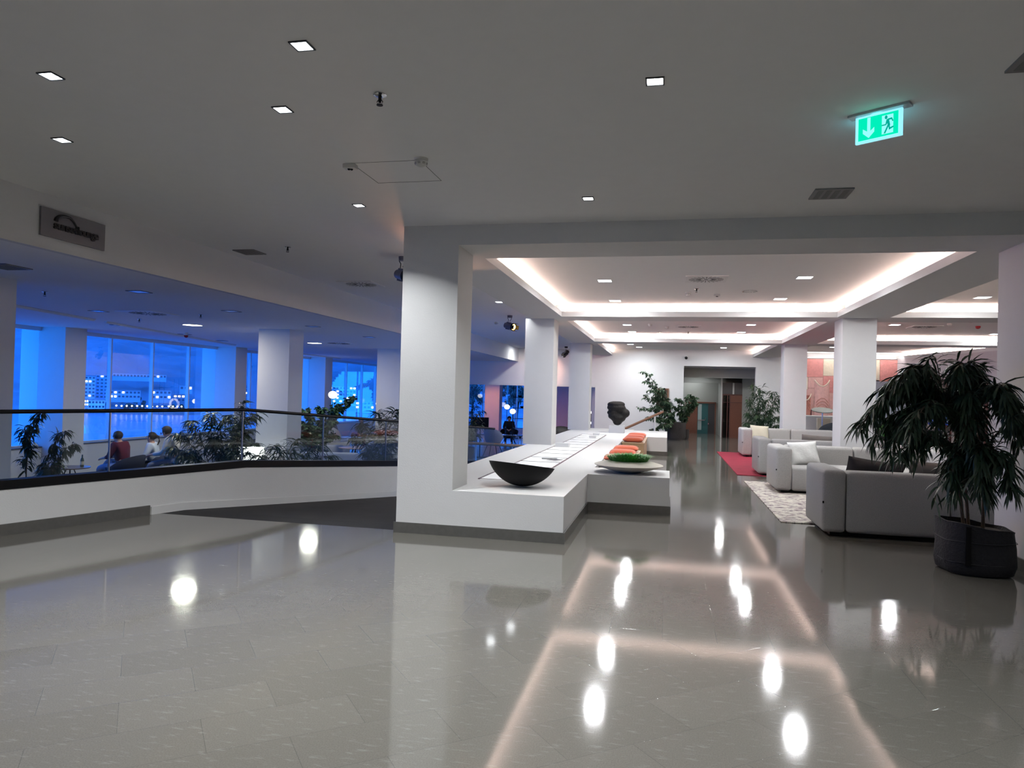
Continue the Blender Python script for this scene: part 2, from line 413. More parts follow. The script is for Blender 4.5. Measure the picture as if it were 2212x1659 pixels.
# end of the lounge: glazed end wall
sbox('wall_lounge_end', PLASTER, -15, -2.7, 36.6, 36.9, ZF, -0.35)
sbox('wall_lounge_end', PLASTER, -15, -2.7, 36.6, 36.9, 2.45, ZL)
sbox('wall_lounge_end', PLASTER, -6.95, -2.7, 36.6, 36.9, -0.35, 2.45)
e = bpy.data.objects.new('window_6', None); COL.objects.link(e); e.location = (-10.5, 36.7, -0.35); e['kind'] = 'structure'
m_ = MB(); m_.box(-14, -6.95, 36.7, 36.71, -0.35, 2.45); m_.build('pane', GLASS, e)
m_ = MB()
for x in (-13.9, -11.6, -9.5, -8.9, -7.7): m_.box(x - .03, x + .03, 36.66, 36.75, -0.35, 2.45)
m_.build('window_frame', mat('pale_window_frame', (0.62, 0.66, 0.70), 0.4), e)
# the wall with the header over the lounge opening, and the far lobby wall
sbox('wall_far', PLASTER, -8.3, -2.70, 27.3, 27.6, 1.83, ZC)
sbox('trim_header', WBASE, -8.3, -2.70, 27.27, 27.3, 1.80, 1.87)
sbox('wall_far', PLASTER, -2.70, 0.55, 27.3, 27.6, 0, CZ + .02)
sbox('wall_far', PLASTER, 0.55, 3.09, 27.3, 27.6, 2.67, CZ + .02)
sbox('wall_far', PLASTER, 3.09, 10.4, 27.3, 27.6, 0, CZ + .02)
sbox('wall_lounge_side', PLASTER, -2.85, -2.68, 27.6, 36.7, ZF, ZC)
sbox('wall_plinth_side', PLASTER, -2.80, -2.74, 22.6, 27.3, ZF, 0.0)
# corridor behind the opening
CW = mat('corridor_paint', (0.36, 0.37, 0.35), 0.8, var=0.03)
sbox('wall_corridor', CW, 0.15, 0.45, 27.6, 34, 0, 2.9)
sbox('wall_corridor', CW, 0.45, 3.3, 33.2, 33.5, 0, 2.9)
sbox('wall_corridor', CW, 3.3, 3.5, 27.6, 34, 0, 2.9)
sbox('ceiling_corridor', CW, 0.2, 3.5, 27.6, 34, 2.62, 2.75)
sbox('ceiling_beam', CW, 0.45, 3.3, 28.2, 28.5, 2.28, 2.62)
sbox('ceiling_beam', CW, 0.45, 3.3, 30.0, 30.3, 2.12, 2.62)
sbox('wall_corridor', CW, 0.45, 2.06, 31.4, 31.6, 0, 2.62)
sbox('wall_corridor', CW, 2.06, 2.20, 29.3, 31.6, 0, 2.62)
e = bpy.data.objects.new('door_1', None); COL.objects.link(e); e.location = (1.37, 31.38, 0); e['kind'] = 'structure'
m_ = MB()
for a in ((0.74, 0.79), (1.93, 1.98)): m_.box(a[0], a[1], 31.34, 31.40, 0, 1.32)
m_.box(0.74, 1.98, 31.34, 31.40, 1.28, 1.34); m_.build('door_frame', RWOOD, e)
m_ = MB(); m_.box(0.79, 1.23, 31.36, 31.395, 0, 1.28); m_.build('door_leaf', RWOOD, e)
m_ = MB(); m_.box(1.23, 1.66, 31.36, 31.39, 0, 1.28); lf = m_.build('glazed_leaf', TEAL, e)
m_ = MB(); m_.box(1.25, 1.40, 31.352, 31.358, 0.16, 1.24); m_.build('pale_panel', mat('pale_glass', (.38, .47, .48), .2), lf)
m_ = MB(); m_.box(1.25, 1.52, 31.31, 31.335, 0.56, 0.59); m_.tube([(1.52, 31.32, .57), (1.56, 31.31, .60), (1.56, 31.31, .68)], .012); m_.build('door_handle', CHROME, lf)
m_ = MB(); m_.box(1.66, 1.93, 31.36, 31.395, 0, 1.28); m_.build('dark_leaf', mat('dark_glass', (.05, .05, .055), .2), e)
m_ = MB(); m_.box(1.66, 1.70, 31.32, 31.35, .40, .46); m_.build('door_handle', CHROME, e)
# wooden screen and glazed door beside it
e = bpy.data.objects.new('door_2', None); COL.objects.link(e); e.location = (2.5, 29.1, 0); e['kind'] = 'structure'
m_ = MB(); m_.box(2.36, 2.80, 29.05, 29.12, 0, 1.66); m_.build('door_leaf', RWOOD, e)
m_ = MB(); m_.box(2.06, 2.36, 29.08, 29.10, 0, 1.66); m_.build('pane', glass('smoked_glass', (.35, .33, .32), .1), e)
m_ = MB()
for x in (2.06, 2.24, 2.33): m_.box(x, x + .035, 29.04, 29.10, 0, 1.66)
m_.box(2.06, 2.80, 29.03, 29.10, 1.63, 1.68); m_.box(2.06, 2.80, 29.03, 29.05, 1.35, 1.37); m_.build('door_frame', DWOOD, e)
sbox('pillar_slim', WBASE, 2.00, 2.05, 28.9, 28.96, 0, 2.62)
sbox('wall_corridor', mat('dark_transom', (.07, .07, .075), .4), 2.06, 2.80, 29.08, 29.12, 1.68, 2.12)
sbox('trim_transom', WBASE, 2.44, 2.50, 29.04, 29.08, 1.68, 2.12)
sbox('wall_corridor', CW, 2.80, 3.3, 29.05, 29.2, 0, 2.62)
# shop wall at the far right, set at a slant, with two framed display windows
q = MB(); q.prism([(sl(27.3), 27.3), (sl(17.0), 17.0), (sl(17.0) + .2, 17.0), (sl(27.3) + .2, 27.3)], 0, ZB)
struct('wall_shop', q, mat('pinkish_plaster', (.60, .56, .57), .85, var=.02), world=True)
q = MB(); q.prism([(sl(17.0), 17.0), (12, 17.0), (12, 16.8), (sl(17.0), 16.8)], 0, 3.3); struct('wall_shop', q, PLASTER, world=True)
u = Vector((-0.2204, 0.9754, 0)); nn = Vector((-0.9754, -0.2204, 0))
def shopwin(i, ya, yb):
    A = Vector((sl(ya), ya, 0)); B = Vector((sl(yb), yb, 0)); Lg = (B - A).length
    e = bpy.data.objects.new('window_%d' % i, None); COL.objects.link(e); e.location = A; e['kind'] = 'structure'
    M = Matrix((( u.x, nn.x, 0, A.x), (u.y, nn.y, 0, A.y), (0, 0, 1, 0), (0, 0, 0, 1)))
    z0, z1 = 0.12, 2.28
    m_ = MB(); m_.box(0, .09, 0, .05, z0, z1); m_.box(Lg - .09, Lg, 0, .05, z0, z1); m_.box(0, Lg, 0, .05, z1 - .09, z1); m_.box(0, Lg, 0, .05, z0, z0 + .12)
    m_.xf(M); m_.build('window_frame', DWOOD, e)
    m_ = MB(); m_.box(.09, Lg - .09, .004, .012, z0 + .1, z1 - .09); m_.xf(M); m_.build('display_back', mat('display_interior', (.30, .26, .24), .5, var=.5, vscale=4), e)
    m_ = MB()
    for z in (.75, 1.15, 1.55, 1.9): m_.box(.09, Lg - .09, .012, .03, z, z + .02)
    for k in range(10):
        x = .15 + (Lg - .4) * random.Random(i * 31 + k).random(); z = (.77, 1.17, 1.57)[k % 3]
        m_.box(x, x + .09, .014, .045, z, z + .10 + .08 * random.Random(k).random())
    m_.xf(M); m_.build('shelf', mat('display_goods', (.55, .50, .46), .6, var=.6, vscale=9), e)
shopwin(7, 24.4, 22.72); shopwin(8, 22.62, 20.95)
# plinth (one body) with its stone base
q = MB(); q.box(-2.78, -1.0, 7.2, 22.6, 0, 0.47); struct('wall_plinth', q, PLASTER)
q = MB(); q.box(-1.0, 0.045, 9.4, 10.34, 0, 0.47); struct('wall_plinth', q, PLASTER)
q = MB(); q.box(-1.0, 0.0, 18.75, 22.15, 0, 0.47); struct('wall_plinth', q, PLASTER)
B_ = .11; t_ = .018
for a in ((-2.80, -0.98, 7.18, 7.2), (-1.0, -1.0 + t_, 7.2, 9.38), (-1.0, .063, 9.38, 9.4), (.045, .063, 9.4, 10.34), (-1.0, -1.0 + t_, 10.34, 18.73), (-1.0, t_, 18.73, 18.75), (0, t_, 18.75, 22.15)):
    sbox('baseboard_plinth', STONE, a[0], a[1], a[2], a[3], 0, B_)
sbox('baseboard_right', STONE, 3.18, 3.2, 7.18, 8.06, 0, B_)
sbox('baseboard_far', STONE, -2.7, .55, 27.28, 27.3, 0, B_)
# ================================================================== CEILING FITTINGS
PANEL = glow('downlight_panel', (0.93, 0.97, 1.0), 14.0)
PANELW = glow('round_lamp_panel', (1.0, 0.97, 0.85), 10.0)
TRIM = mat('dark_lamp_trim', (0.03, 0.035, 0.04), 0.4)
OFFPANEL = mat('unlit_lamp_panel', (0.75, 0.78, 0.82), 0.25)
def make_downlight(size, power, round_=False, lit=True, col=(0.96, 0.98, 1.0), spread=110, wtrim=False):
    root = thing('ceiling_light', 'x', 'ceiling light')
    h = size / 2
    f = MB()
    tm = WBASE if wtrim else TRIM
    if round_:
        f.lathe([(h, 0.002), (h + .012, 0.002), (h + .012, -.008), (h, -.008), (h, .002)], seg=24)
    else:
        for a in ((-h - .008, h + .008, h, h + .008), (-h - .008, h + .008, -h - .008, -h), (-h - .008, -h, -h, h), (h, h + .008, -h, h)):
            f.box(a[0], a[1], a[2], a[3], -.007, .002)
    f.build('trim_frame', tm, root, local=True)
    p = MB()
    if round_: p.lathe([(h, -.001), (h, -.004)], seg=24)
    else: p.box(-h, h, -h, h, -.004, -.001)
    p.build('diffuser', (PANELW if round_ and lit else PANEL) if lit else OFFPANEL, root, local=True)
    if lit and power:
        d = bpy.data.lights.new('lamp_light', 'AREA'); d.shape = 'SQUARE'; d.size = size * (.9 if spread >= 180 else .5); d.energy = power; d.color = col; d.spread = math.radians(spread)
        o = bpy.data.objects.new('lamp_light', d); COL.objects.link(o); o.parent = root; o.location = (0, 0, -.008)
    return root
def series(proto, items, z, group, cat=None):
    first = True
    for (x, y, lab) in items:
        o = proto if first else dup(proto)
        first = False
        o.location = (x, y, z); o['label'] = lab; o['group'] = group
P_L, P_C = 27, 44
series(make_downlight(.085, P_L, spread=125), [
    (-1.86, 3.32, 'largest lit square ceiling downlight, between the sprinkler and the top picture edge'),
    (-3.48, 3.42, 'lit square downlight high above the lounge sign, highest near the picture corner'),
    (-4.31, 4.35, 'lit square downlight lower of the two above the lounge sign'),
    (-2.40, 4.07, 'lit square downlight beside the sprinkler, between it and the sign'),
    (-2.90, 6.32, 'small lit square downlight in front of the white portal pillar near the hatch'),
    (-0.11, 4.01, 'lit square downlight alone high above the portal beam'),
    (-0.73, 6.33, 'small lit square downlight close in front of the portal beam'),
    (1.90, 2.2, 'lit square downlight beyond the top picture edge, nearest the exit sign'),
    (0.4, 0.3, 'lit square downlight above where the viewer stands'),
    (-3.0, 0.3, 'lit square downlight behind the viewer'),
    (-6.2, 0.2, 'lit square downlight behind the viewer on the lounge side'),
    (-1.5, -2.2, 'added unseen square downlight farthest behind the viewer'),  # this and the next three are unseen lamps added to lift bounce light
    (3.0, -1.5, 'added unseen square downlight behind the viewer on the sofa side'),
    (5.2, 2.6, 'added unseen square downlight beside the viewer beyond the picture edge'),
    (6.5, 5.2, 'added unseen square downlight beyond the portal on the sofa side'),
    ], ZC, 'square downlights in the lobby ceiling')
series(make_downlight(.20, P_C, spread=180, wtrim=True), [
    (-0.99, 11.08, 'white square downlight in the nearest coffer, front one on the display plinth side'),
    (-1.0, 13.43, 'white square downlight in the nearest coffer, rear one on the display plinth side'),
    (1.87, 10.92, 'white square downlight in the nearest coffer, front one on the sofa side'),
    (1.87, 13.21, 'white square downlight in the nearest coffer, rear one on the sofa side'),
    (-1.03, 17.98, 'white square downlight in the second coffer, front one on the plinth side'),
    (-1.0, 19.9, 'white square downlight in the second coffer, rear one on the plinth side'),
    (1.88, 17.81, 'white square downlight in the second coffer, front one on the sofa side'),
    (1.85, 19.81, 'white square downlight in the second coffer, rear one on the sofa side'),
    (-1.29, 24.74, 'white square downlight in the farthest coffer, nearer one above the sculpture'),
    (-1.05, 26.1, 'white square downlight in the farthest coffer close to the far wall'),
    (1.84, 25.9, 'white square downlight above the corridor opening'),
    (4.98, 13.08, 'white square downlight in the side coffer beside the grey pillar edge'),
    (4.95, 17.63, 'white square downlight in the side bay next to the round air vent'),
    (7.83, 19.79, 'white square downlight in the side bay beyond the red alarm'),
    (5.2, 25.0, 'white square downlight above the wall hanging'),
    ], CZ, 'square downlights in the coffered ceiling')
o = make_downlight(.07, 4, round_=True); o.location = (-0.26, 20.0, CZ); o['label'] = 'tiny round lit spot in the second coffer beside a smoke detector'
o = make_downlight(.15, 4, wtrim=True); o.location = (-3.19, 13.39, ZC); o['label'] = 'lit downlight at the edge of the wide beam above the wooden handrail'
o = make_downlight(.15, 3, wtrim=True); o.location = (-3.0, 14.3, ZC); o['label'] = 'sliver of a lit downlight at the top corner of the plinth pillar'
o = make_downlight(.2, 26, wtrim=True, spread=180); o.location = (-5.05, 26.0, ZC); o['label'] = 'lit downlight washing the end of the sign wall above the lounge opening'
series(make_downlight(.38, 60, round_=True, col=(1, .95, .82), spread=180), [
    (-9.62, 13.09, 'warm round lit lamp in the lounge ceiling above the seated trio'),
    (-9.51, 18.13, 'warm round lit lamp in the lounge ceiling beside the lounge pillar'),
    ], ZL, 'warm round lamps of the lounge')
series(make_downlight(.22, 0, lit=False), [
    (-6.98, 8.37, 'unlit square panel in the blue lounge ceiling, nearest under the sign wall'),
    (-9.67, 10.64, 'unlit square panel in the lounge ceiling near its big round vent'),
    (-11.5, 13.2, 'unlit square panel in the lounge ceiling close to the window pillar'),
    (-7.07, 10.6, 'unlit square panel in the lounge ceiling between the vent and the sign wall'),
    (-6.98, 13.22, 'unlit square panel in the lounge ceiling just in front of the lounge pillar'),
    (-6.9, 15.82, 'unlit square panel in the lounge ceiling farthest along the sign wall'),
    (-11.6, 15.5, 'unlit square panel in the lounge ceiling beside the red alarm'),
    (-12.0, 17.6, 'unlit square panel in the lounge ceiling nearest the broad window'),
    ], ZL, 'unlit panels of the lounge ceiling')
# air vents
VM = mat('vent_white', (.80, .80, .79), .5, var=.02); VD = mat('vent_slot', (.16, .16, .16), .8)
def make_vent(size=.6, dark=False):
    root = thing('air_vent', 'x', 'air vent'); h = size / 2
    m_ = MB(); m_.box(-h, h, -h, h, -.012, .002); m_.build('face_plate', mat('vent_grey', (.18, .18, .18), .5) if dark else VM, root, local=True)
    m_ = MB()
    if dark:
        for k in range(4): m_.box(-h * .8 + k * h * .44, -h * .8 + k * h * .44 + h * .28, -h * .8, h * .8, -.014, -.011)
    else:
        for k in range(24):
            a = 2 * PI * k / 24
            for r0, r1 in ((.08, .155), (.165, .25)):
                r0 *= size / .6; r1 *= size / .6
                w = .0045 * size / .6 + r0 * .012
                vs = m_.box(r0, r1, -w, w, -.0145, -.0115); m_.xf(Matrix.Rotation(a, 4, 'Z'), vs)
        m_.lathe([(.03, -.0115), (.03, -.0145)], seg=12)
    m_.build('grille', VD, root, local=True)
    return root
series(make_vent(), [
    (-5.0, 11.07, 'square white air vent with a radial slot pattern beside the sign wall'),
    ], ZC, 'radial air vents')
series(make_vent(), [
    (0.51, 10.98, 'square radial air vent in the middle of the nearest coffer'),
    (0.45, 18.36, 'square radial air vent in the middle of the second coffer'),
    (5.68, 18.02, 'square radial air vent in the side bay beside the detectors'),
    ], CZ, 'radial air vents')
series(make_vent(.72), [
    (-8.9, 10.9, 'radial air vent in the blue lounge ceiling, the nearer one'),
    (-8.74, 18.02, 'radial air vent in the blue lounge ceiling beyond the lounge pillar'),
    ], ZL, 'radial air vents')
series(make_vent(.30, True), [
    (1.29, 6.41, 'grey rectangular grille in the ceiling in front of the portal beam below the exit sign'),
    (-5.34, 8.36, 'flat dark grille in the ceiling beside the sign wall'),
    (-4.2, 12.1, 'small dark grille in the ceiling low beside the portal pillar'),
    (1.82, 4.02, 'dark grille cut by the picture edge above the exit sign'),
    ], ZC, 'flat dark grilles')
o = make_vent(.34, True); o.location = (-7.05, 6.45, ZL); o['label'] = 'dark grille in the lounge ceiling below the lounge sign'
# sprinklers
def make_sprinkler():
    root = thing('sprinkler', 'x', 'sprinkler')
    m_ = MB(); m_.lathe([(.004, 0), (.036, 0), (.040, -.006), (.024, -.012), (.004, -.012)], seg=20); m_.build('ring', CHROME, root, True, True)
    m_ = MB(); m_.cyl((0, 0, -.01), (0, 0, -.05), .011, .008, 10)
    m_.tube([(-.006, 0, -.03), (-.018, 0, -.045), (-.01, 0, -.062)], .003, 6); m_.tube([(.006, 0, -.03), (.018, 0, -.045), (.01, 0, -.062)], .003, 6)
    m_.lathe([(.003, -.062), (.019, -.062), (.019, -.066), (.003, -.066)], seg=16); m_.build('nozzle', BLACK, root, True, True)
    return root
series(make_sprinkler(), [
    (-1.70, 3.95, 'chrome and black fire sprinkler alone on the lobby ceiling'),
    (-4.65, 8.10, 'fire sprinkler on the ceiling beside the flat dark grille'),
    ], ZC, 'fire sprinklers')
series(make_sprinkler(), [
    (0.41, 11.95, 'fire sprinkler just behind the vent of the nearest coffer'),
    (0.49, 19.79, 'fire sprinkler just behind the vent of the second coffer'),
    ], CZ, 'fire sprinklers')
series(make_sprinkler(), [
    (-8.42, 8.3, 'fire sprinkler in the blue lounge ceiling between grille and square panel'),
    (-9.9, 11.9, 'fire sprinkler in the lounge ceiling above the window pillar'),
    (-8.0, 11.1, 'fire sprinkler in the lounge ceiling before the lounge pillar'),
    (-8.4, 15.2, 'fire sprinkler in the lounge ceiling beside the warm round lamp'),
    ], ZL, 'fire sprinklers')
# smoke detectors
DW = mat('detector_white', (.72, .71, .68), .45, var=.02); DR = mat('alarm_red', (.35, .01, .015), .35)
def make_detector(m0=None):
    root = thing('smoke_detector', 'x', 'smoke detector')
    m_ = MB(); m_.lathe([(.001, 0), (.052, 0), (.052, -.018), (.046, -.022), (.001, -.022)], seg=24); m_.build('base_plate', m0 or DW, root, True, True)
    m_ = MB(); m_.lathe([(.001, -.02), (.047, -.022), (.050, -.034), (.040, -.050), (.020, -.062), (.001, -.066)], seg=24); m_.build('dome', m0 or DW, root, True, True)
    m_ = MB()
    for k in range(8):
        for z, r in ((-.037, .0465), (-.044, .043)):
            vs = m_.box(r - .004, r + .003, -.010, .010, z - .0012, z + .0012); m_.xf(Matrix.Rotation(k * PI / 4, 4, 'Z'), vs)
    m_.build('grille', VD, root, local=True)
    return root
series(make_detector(), [(-1.85, 5.10, 'white domed smoke detector above the ceiling hatch')], ZC, 'smoke detectors')
series(make_detector(), [
    (0.29, 12.37, 'white smoke detector in the nearest coffer beside the sprinkler'),
    (-0.07, 18.4, 'white smoke detector in the second coffer beside the vent'),
    (6.1, 16.6, 'white smoke detector in the side bay before the vent'),
    (5.95, 17.3, 'white smoke detector in the side bay close to the vent'),
    (-0.46, 17.72, 'small white sensor in the second coffer near its front downlight'),
    (7.2, 17.0, 'small white sensor beyond the red alarm in the side bay'),
    ], CZ, 'smoke detectors')
series(make_detector(DR), [(6.71, 17.84, 'red alarm sounder on the side bay ceiling by the grey pillar')], CZ, 'red alarms')
series(make_detector(DR), [(-11.79, 15.81, 'red alarm sounder on the blue lounge ceiling above the broad window')], ZL, 'red alarms')
series(make_detector(), [(-4.17, 17.2, 'white conical detector beside the amber spotlight over the opening')], ZC, 'smoke detectors')
series(make_detector(), [(-11.2, 15.0, 'small white detector next to the red alarm in the lounge'), (-10.3, 17.0, 'small white detector in the lounge ceiling by the pillar edge')], ZL, 'smoke detectors')
# presence sensor
def make_sensor():
    root = thing('presence_sensor', 'white ceiling sensor with a black two eyed lens beside the hatch', 'sensor')
    m_ = MB(); m_.box(-.05, .05, -.035, .035, -.035, 0, .006, 2); m_.build('housing', DW, root, True, True)
    m_ = MB(); m_.sph((-.008, -.004, -.034), .013, 10); m_.sph((.010, .004, -.034), .013, 10); m_.build('lens', BLACK, root, True, True)
    return root
o = make_sensor(); o.location = (-2.45, 5.16, ZC)
o = dup(o, (0.77, 12.61, CZ), 0.0, 'white sensor hanging in the nearest coffer beside the smoke detector')
# hatch outline in the ceiling and a thin round speaker ring
m_ = MB()
hx0, hx1, hy0, hy1 = -2.43, -1.87, 5.13, 5.66
for a in ((hx0, hx1, hy1 - .004, hy1), (hx0, hx0 + .004, hy0, hy1), (hx1 - .004, hx1, hy0, hy1), (hx0, hx1, hy0, hy0 + .003)): m_.box(a[0], a[1], a[2], a[3], ZC - .0015, ZC + .001)
tag(m_.build('ceiling_hatch', mat('hatch_gap', (.10, .10, .10), .9)), 'thin outline of a square access hatch below the smoke detector', 'hatch')
m_ = MB(); m_.lathe([(.10, 0), (.12, 0), (.12, -.012), (.10, -.012), (.10, 0)], c=(1.26, 12.24, CZ), seg=28)
tag(m_.build('ceiling_speaker', CHROME, smooth=True), 'thin chrome ring of a speaker in the nearest coffer', 'speaker')
# long slot in the lounge ceiling
m_ = MB()
for (a, b) in (((-10.45, 9.6), (-11.0, 12.0)), ((-11.1, 12.4), (-12.7, 19.3)), ((-12.8, 21.5), (-13.0, 27.0))):
    m_.tube([(a[0], a[1], ZL - .004), (b[0], b[1], ZL - .004)], .035, 4)
tag(m_.build('curtain_track', mat('track_white', (.75, .77, .8), .4)), 'long pale track running along the lounge ceiling near the windows', 'track')
# emergency exit sign
def exit_sign():
    P = Vector((1.085, 4.69, ZC)); Q = Vector((1.292, 4.55, ZC)); d = (Q - P).normalized(); n_ = Vector((d.y, -d.x, 0))
    if n_.y > 0: n_ = -n_
    M = Matrix(((d.x, n_.x, 0, P.x), (d.y, n_.y, 0, P.y), (0, 0, 1, 0), (0, 0, 0, 1)))
    root = thing('exit_sign', 'glowing green exit sign hanging from the lobby ceiling with arrow and running man', 'exit sign', P)
    Lg = (Q - P).length
    zt, zb = ZC - .018, ZC - .178
    m_ = MB(); m_.box(-.045, Lg + .05, -.035, .035, ZC - .014, ZC - .001); m_.xf(M); m_.build('ceiling_plate', mat('sign_grey', (.5, .52, .53), .35, metal=.4), root)
    m_ = MB(); m_.box(-.006, Lg + .006, -.009, .009, zb, zt); m_.xf(M); m_.build('acrylic_panel', mat('acrylic_edge', (.55, .78, .85), .15, emis=(.3, .85, 1.0), es=.9), root)
    m_ = MB(); m_.box(.012, Lg - .014, .0095, .0115, zb + .014, zt - .012); m_.xf(M); m_.build('green_face', glow('exit_green', (0.0, .80, .46), 1.0), root)
    WHI = glow('exit_pale', (.30, 1.0, .92), 1.0); GRN = glow('exit_dark', (0.0, .42, .32), .9)
    H = zt - zb; y = .012
    def uv(a, b): return (.012 + a * (Lg - .026), y, zb + .014 + b * (H - .026))
    def fp(mb, pts, off=0.0):
        f = [Vector(uv(a, b)) + Vector((0, off, 0)) for a, b in pts]
        g = [p + Vector((0, .0012, 0)) for p in f]
        A = [mb.bm.verts.new(p) for p in f]; Bv = [mb.bm.verts.new(p) for p in g]
        mb.bm.faces.new(A); mb.bm.faces.new(list(reversed(Bv)))
        for k in range(len(A)): mb.bm.faces.new((A[k], A[(k + 1) % len(A)], Bv[(k + 1) % len(A)], Bv[k]))
    m_ = MB(); fp(m_, [(.23, .97), (.31, .97), (.31, .36), (.41, .50), (.41, .30), (.27, .06), (.12, .30), (.12, .50), (.23, .36)]); m_.xf(M); m_.build('arrow', WHI, root)
    m_ = MB(); fp(m_, [(.60, .08), (.88, .08), (.88, .90), (.60, .90)]); m_.xf(M); pn = m_.build('doorway', WHI, root)
    m_ = MB(); o_ = .0014
    m_.xf(Matrix.Identity(4))
    cx_, cz_ = .705, .80
    fp(m_, [(cx_ + .035 * math.cos(t), cz_ + .085 * math.sin(t)) for t in [k * PI / 5 for k in range(10)]], o_)
    for pts in ([(.72, .70), (.775, .70), (.81, .42), (.75, .38)], [(.74, .72), (.74, .66), (.84, .66), (.86, .56), (.885, .59), (.85, .74)],
                [(.72, .72), (.69, .50), (.60, .50), (.60, .45), (.71, .45), (.76, .62)], [(.745, .46), (.79, .46), (.69, .10), (.65, .10)],
                [(.76, .46), (.80, .46), (.80, .32), (.89, .36), (.89, .30), (.78, .22)]):
        fp(m_, pts, o_)
    m_.xf(M); m_.build('running_man', GRN, pn)
    d_ = bpy.data.lights.new('sign_light', 'POINT'); d_.energy = .5; d_.color = (.15, .85, 1.0); d_.shadow_soft_size = .03
    l_ = bpy.data.objects.new('sign_light', d_); COL.objects.link(l_); l_.parent = root; l_.location = (.12, .05, -.045)
exit_sign()
# lounge sign
def lounge_sign():
    root = thing('lounge_sign', 'grey wall sign reading sunset lounge in black letters under an arc', 'sign', (-5.62, 5.92, 2.84))
    x = -5.70
    m_ = MB(); m_.box(x, x + .022, 5.53, 6.30, 2.845, 3.11); m_.build('plate', mat('sign_plate', (.20, .195, .21), .4, metal=.3), root)
    LT = mat('sign_letter', (.006, .006, .008), .4)
    def text(body, y0, y1, zz, xh):
        cu = bpy.data.curves.new('t', 'FONT'); cu.body = body; cu.size = 1.0; cu.extrude = .05; cu.space_character = .85; cu.offset = .02
        to = bpy.data.objects.new('t', cu); COL.objects.link(to)
        dg = bpy.context.evaluated_depsgraph_get(); me = bpy.data.meshes.new_from_object(to.evaluated_get(dg)); bpy.data.objects.remove(to)
        xs = [v.co.x for v in me.vertices]; w_ = max(xs) - min(xs)
        M = Matrix.Translation((x + .03, y0, zz)) @ Matrix(((0, 0, .12, 0), ((y1 - y0) / w_, 0, 0, -min(xs) * (y1 - y0) / w_), (0, xh / .52, 0, 0), (0, 0, 0, 1)))
        me.transform(Matrix.Translation(-Vector(root.location)) @ M); me.materials.clear(); me.materials.append(LT)
        o = bpy.data.objects.new('lettering', me); COL.objects.link(o); o.parent = root
    text('sunset', 5.665, 5.945, 2.935, .056); text('lounge', 5.945, 6.205, 2.935, .056)
    m_ = MB(); pts = []; rs = []
    for k in range(23):
        t = k / 22; a = PI * (1 - t * .98); pts.append((x + .03, 5.815 + math.cos(a) * .130, 3.005 + math.sin(a) * .070 - .055 * max(0, t - .6) * 2.5)); rs.append(.017 * (1 - t) + .005)
    m_.tube(pts, rs, 8); m_.build('arc', LT, root, True)
lounge_sign()
# theatre style spotlights
def make_spot(body, lens, energy, col, aim, spotangle=70):
    root = thing('spotlight', 'x', 'spotlight')
    m_ = MB(); m_.cyl((0, 0, 0), (0, 0, -.05), .06, .055, 20); m_.build('canopy', body, root, True, True)
    m_ = MB(); m_.tube([(-.055, 0, -.05), (-.03, 0, -.09), (-.035, 0, -.14), (-.03, 0, -.17)], .006, 6); m_.tube([(.04, 0, -.05), (.03, 0, -.09), (.0, 0, -.13), (.02, 0, -.17)], .006, 6); m_.build('bracket', BLACK, root, True, True)
    q_ = Vector(aim).normalized().to_track_quat('-Z', 'Y').to_matrix().to_4x4(); M = Matrix.Translation((0, 0, -.24)) @ q_
    m_ = MB(); m_.cyl((0, 0, .13), (0, 0, -.10), .062, .075, 20); m_.box(-.03, .03, -.082, .082, -.02, .09); m_.xf(M); hs = m_.build('housing', body, root, True, True)
    m_ = MB(); m_.lathe([(.076, -.10), (.088, -.10), (.088, -.135), (.076, -.135), (.076, -.10)], seg=20)
    for k in range(4):
        vs = m_.box(-.045, .045, .080, .086, -.20, -.13); m_.xf(Matrix.Rotation(k * PI / 2, 4, 'Z'), vs)
    m_.xf(M); m_.build('barn_door', BLACK, hs, False, True)
    m_ = MB(); m_.sph((0, 0, -.118), .066, 16, (1, 1, .35)); m_.xf(M); m_.build('lens', lens, root, True, True)
    if energy:
        d = bpy.data.lights.new('spot_light', 'SPOT'); d.energy = energy; d.color = col; d.spot_size = math.radians(spotangle); d.spot_blend = .6; d.shadow_soft_size = .05
        o = bpy.data.objects.new('spot_light', d); COL.objects.link(o); o.parent = root; o.matrix_local = M @ Matrix.Translation((0, 0, -.22))
    return root
HB = mat('blue_grey_housing', (.10, .11, .17), .4)
o = make_spot(HB, glow('amber_lens', (1.0, .55, .12), 9.0), 90, (1.0, .52, .28), (.72, -.62, -.22), 100); o.location = (-3.42, 8.85, ZC); o['label'] = 'grey theatre spotlight with amber glow half hidden by the portal pillar'
o = make_spot(HB, glow('amber_lens', (1.0, .55, .12), 9.0), 90, (1.0, .55, .30), (.8, -.45, -.2), 90); o.location = (-3.51, 15.75, ZC); o['label'] = 'grey theatre spotlight with bright amber lens beside the plinth pillar'
o = make_spot(BLACK, glow('warm_lens', (1.0, .8, .6), 2.0), 60, (1.0, .5, .35), (.3, .9, -.4)); o.location = (-4.05, 24.4, ZC); o['label'] = 'black spotlight seen between the two plinth pillars'
o = dup(o, (-3.65, 25.9, ZC), 1.0, 'black spotlight at the edge of the second plinth pillar')
o = make_spot(BLACK, glow('pink_lens', (1.0, .35, .3), 5.0), 40, (1.0, .25, .18), (.6, .2, -.5), 90); o.location = (-8.9, 21.4, ZL); o['label'] = 'spotlight with a red glow hanging in the lounge near the last window'
o = make_spot(BLACK, glow('warm_lens', (1.0, .8, .6), 2.0), 220, (1.0, .34, .12), (.25, .75, -.7), 70); o.location = (-8.9, 30.6, ZL); o['label'] = 'black spotlight lighting the orange column beyond the opening'
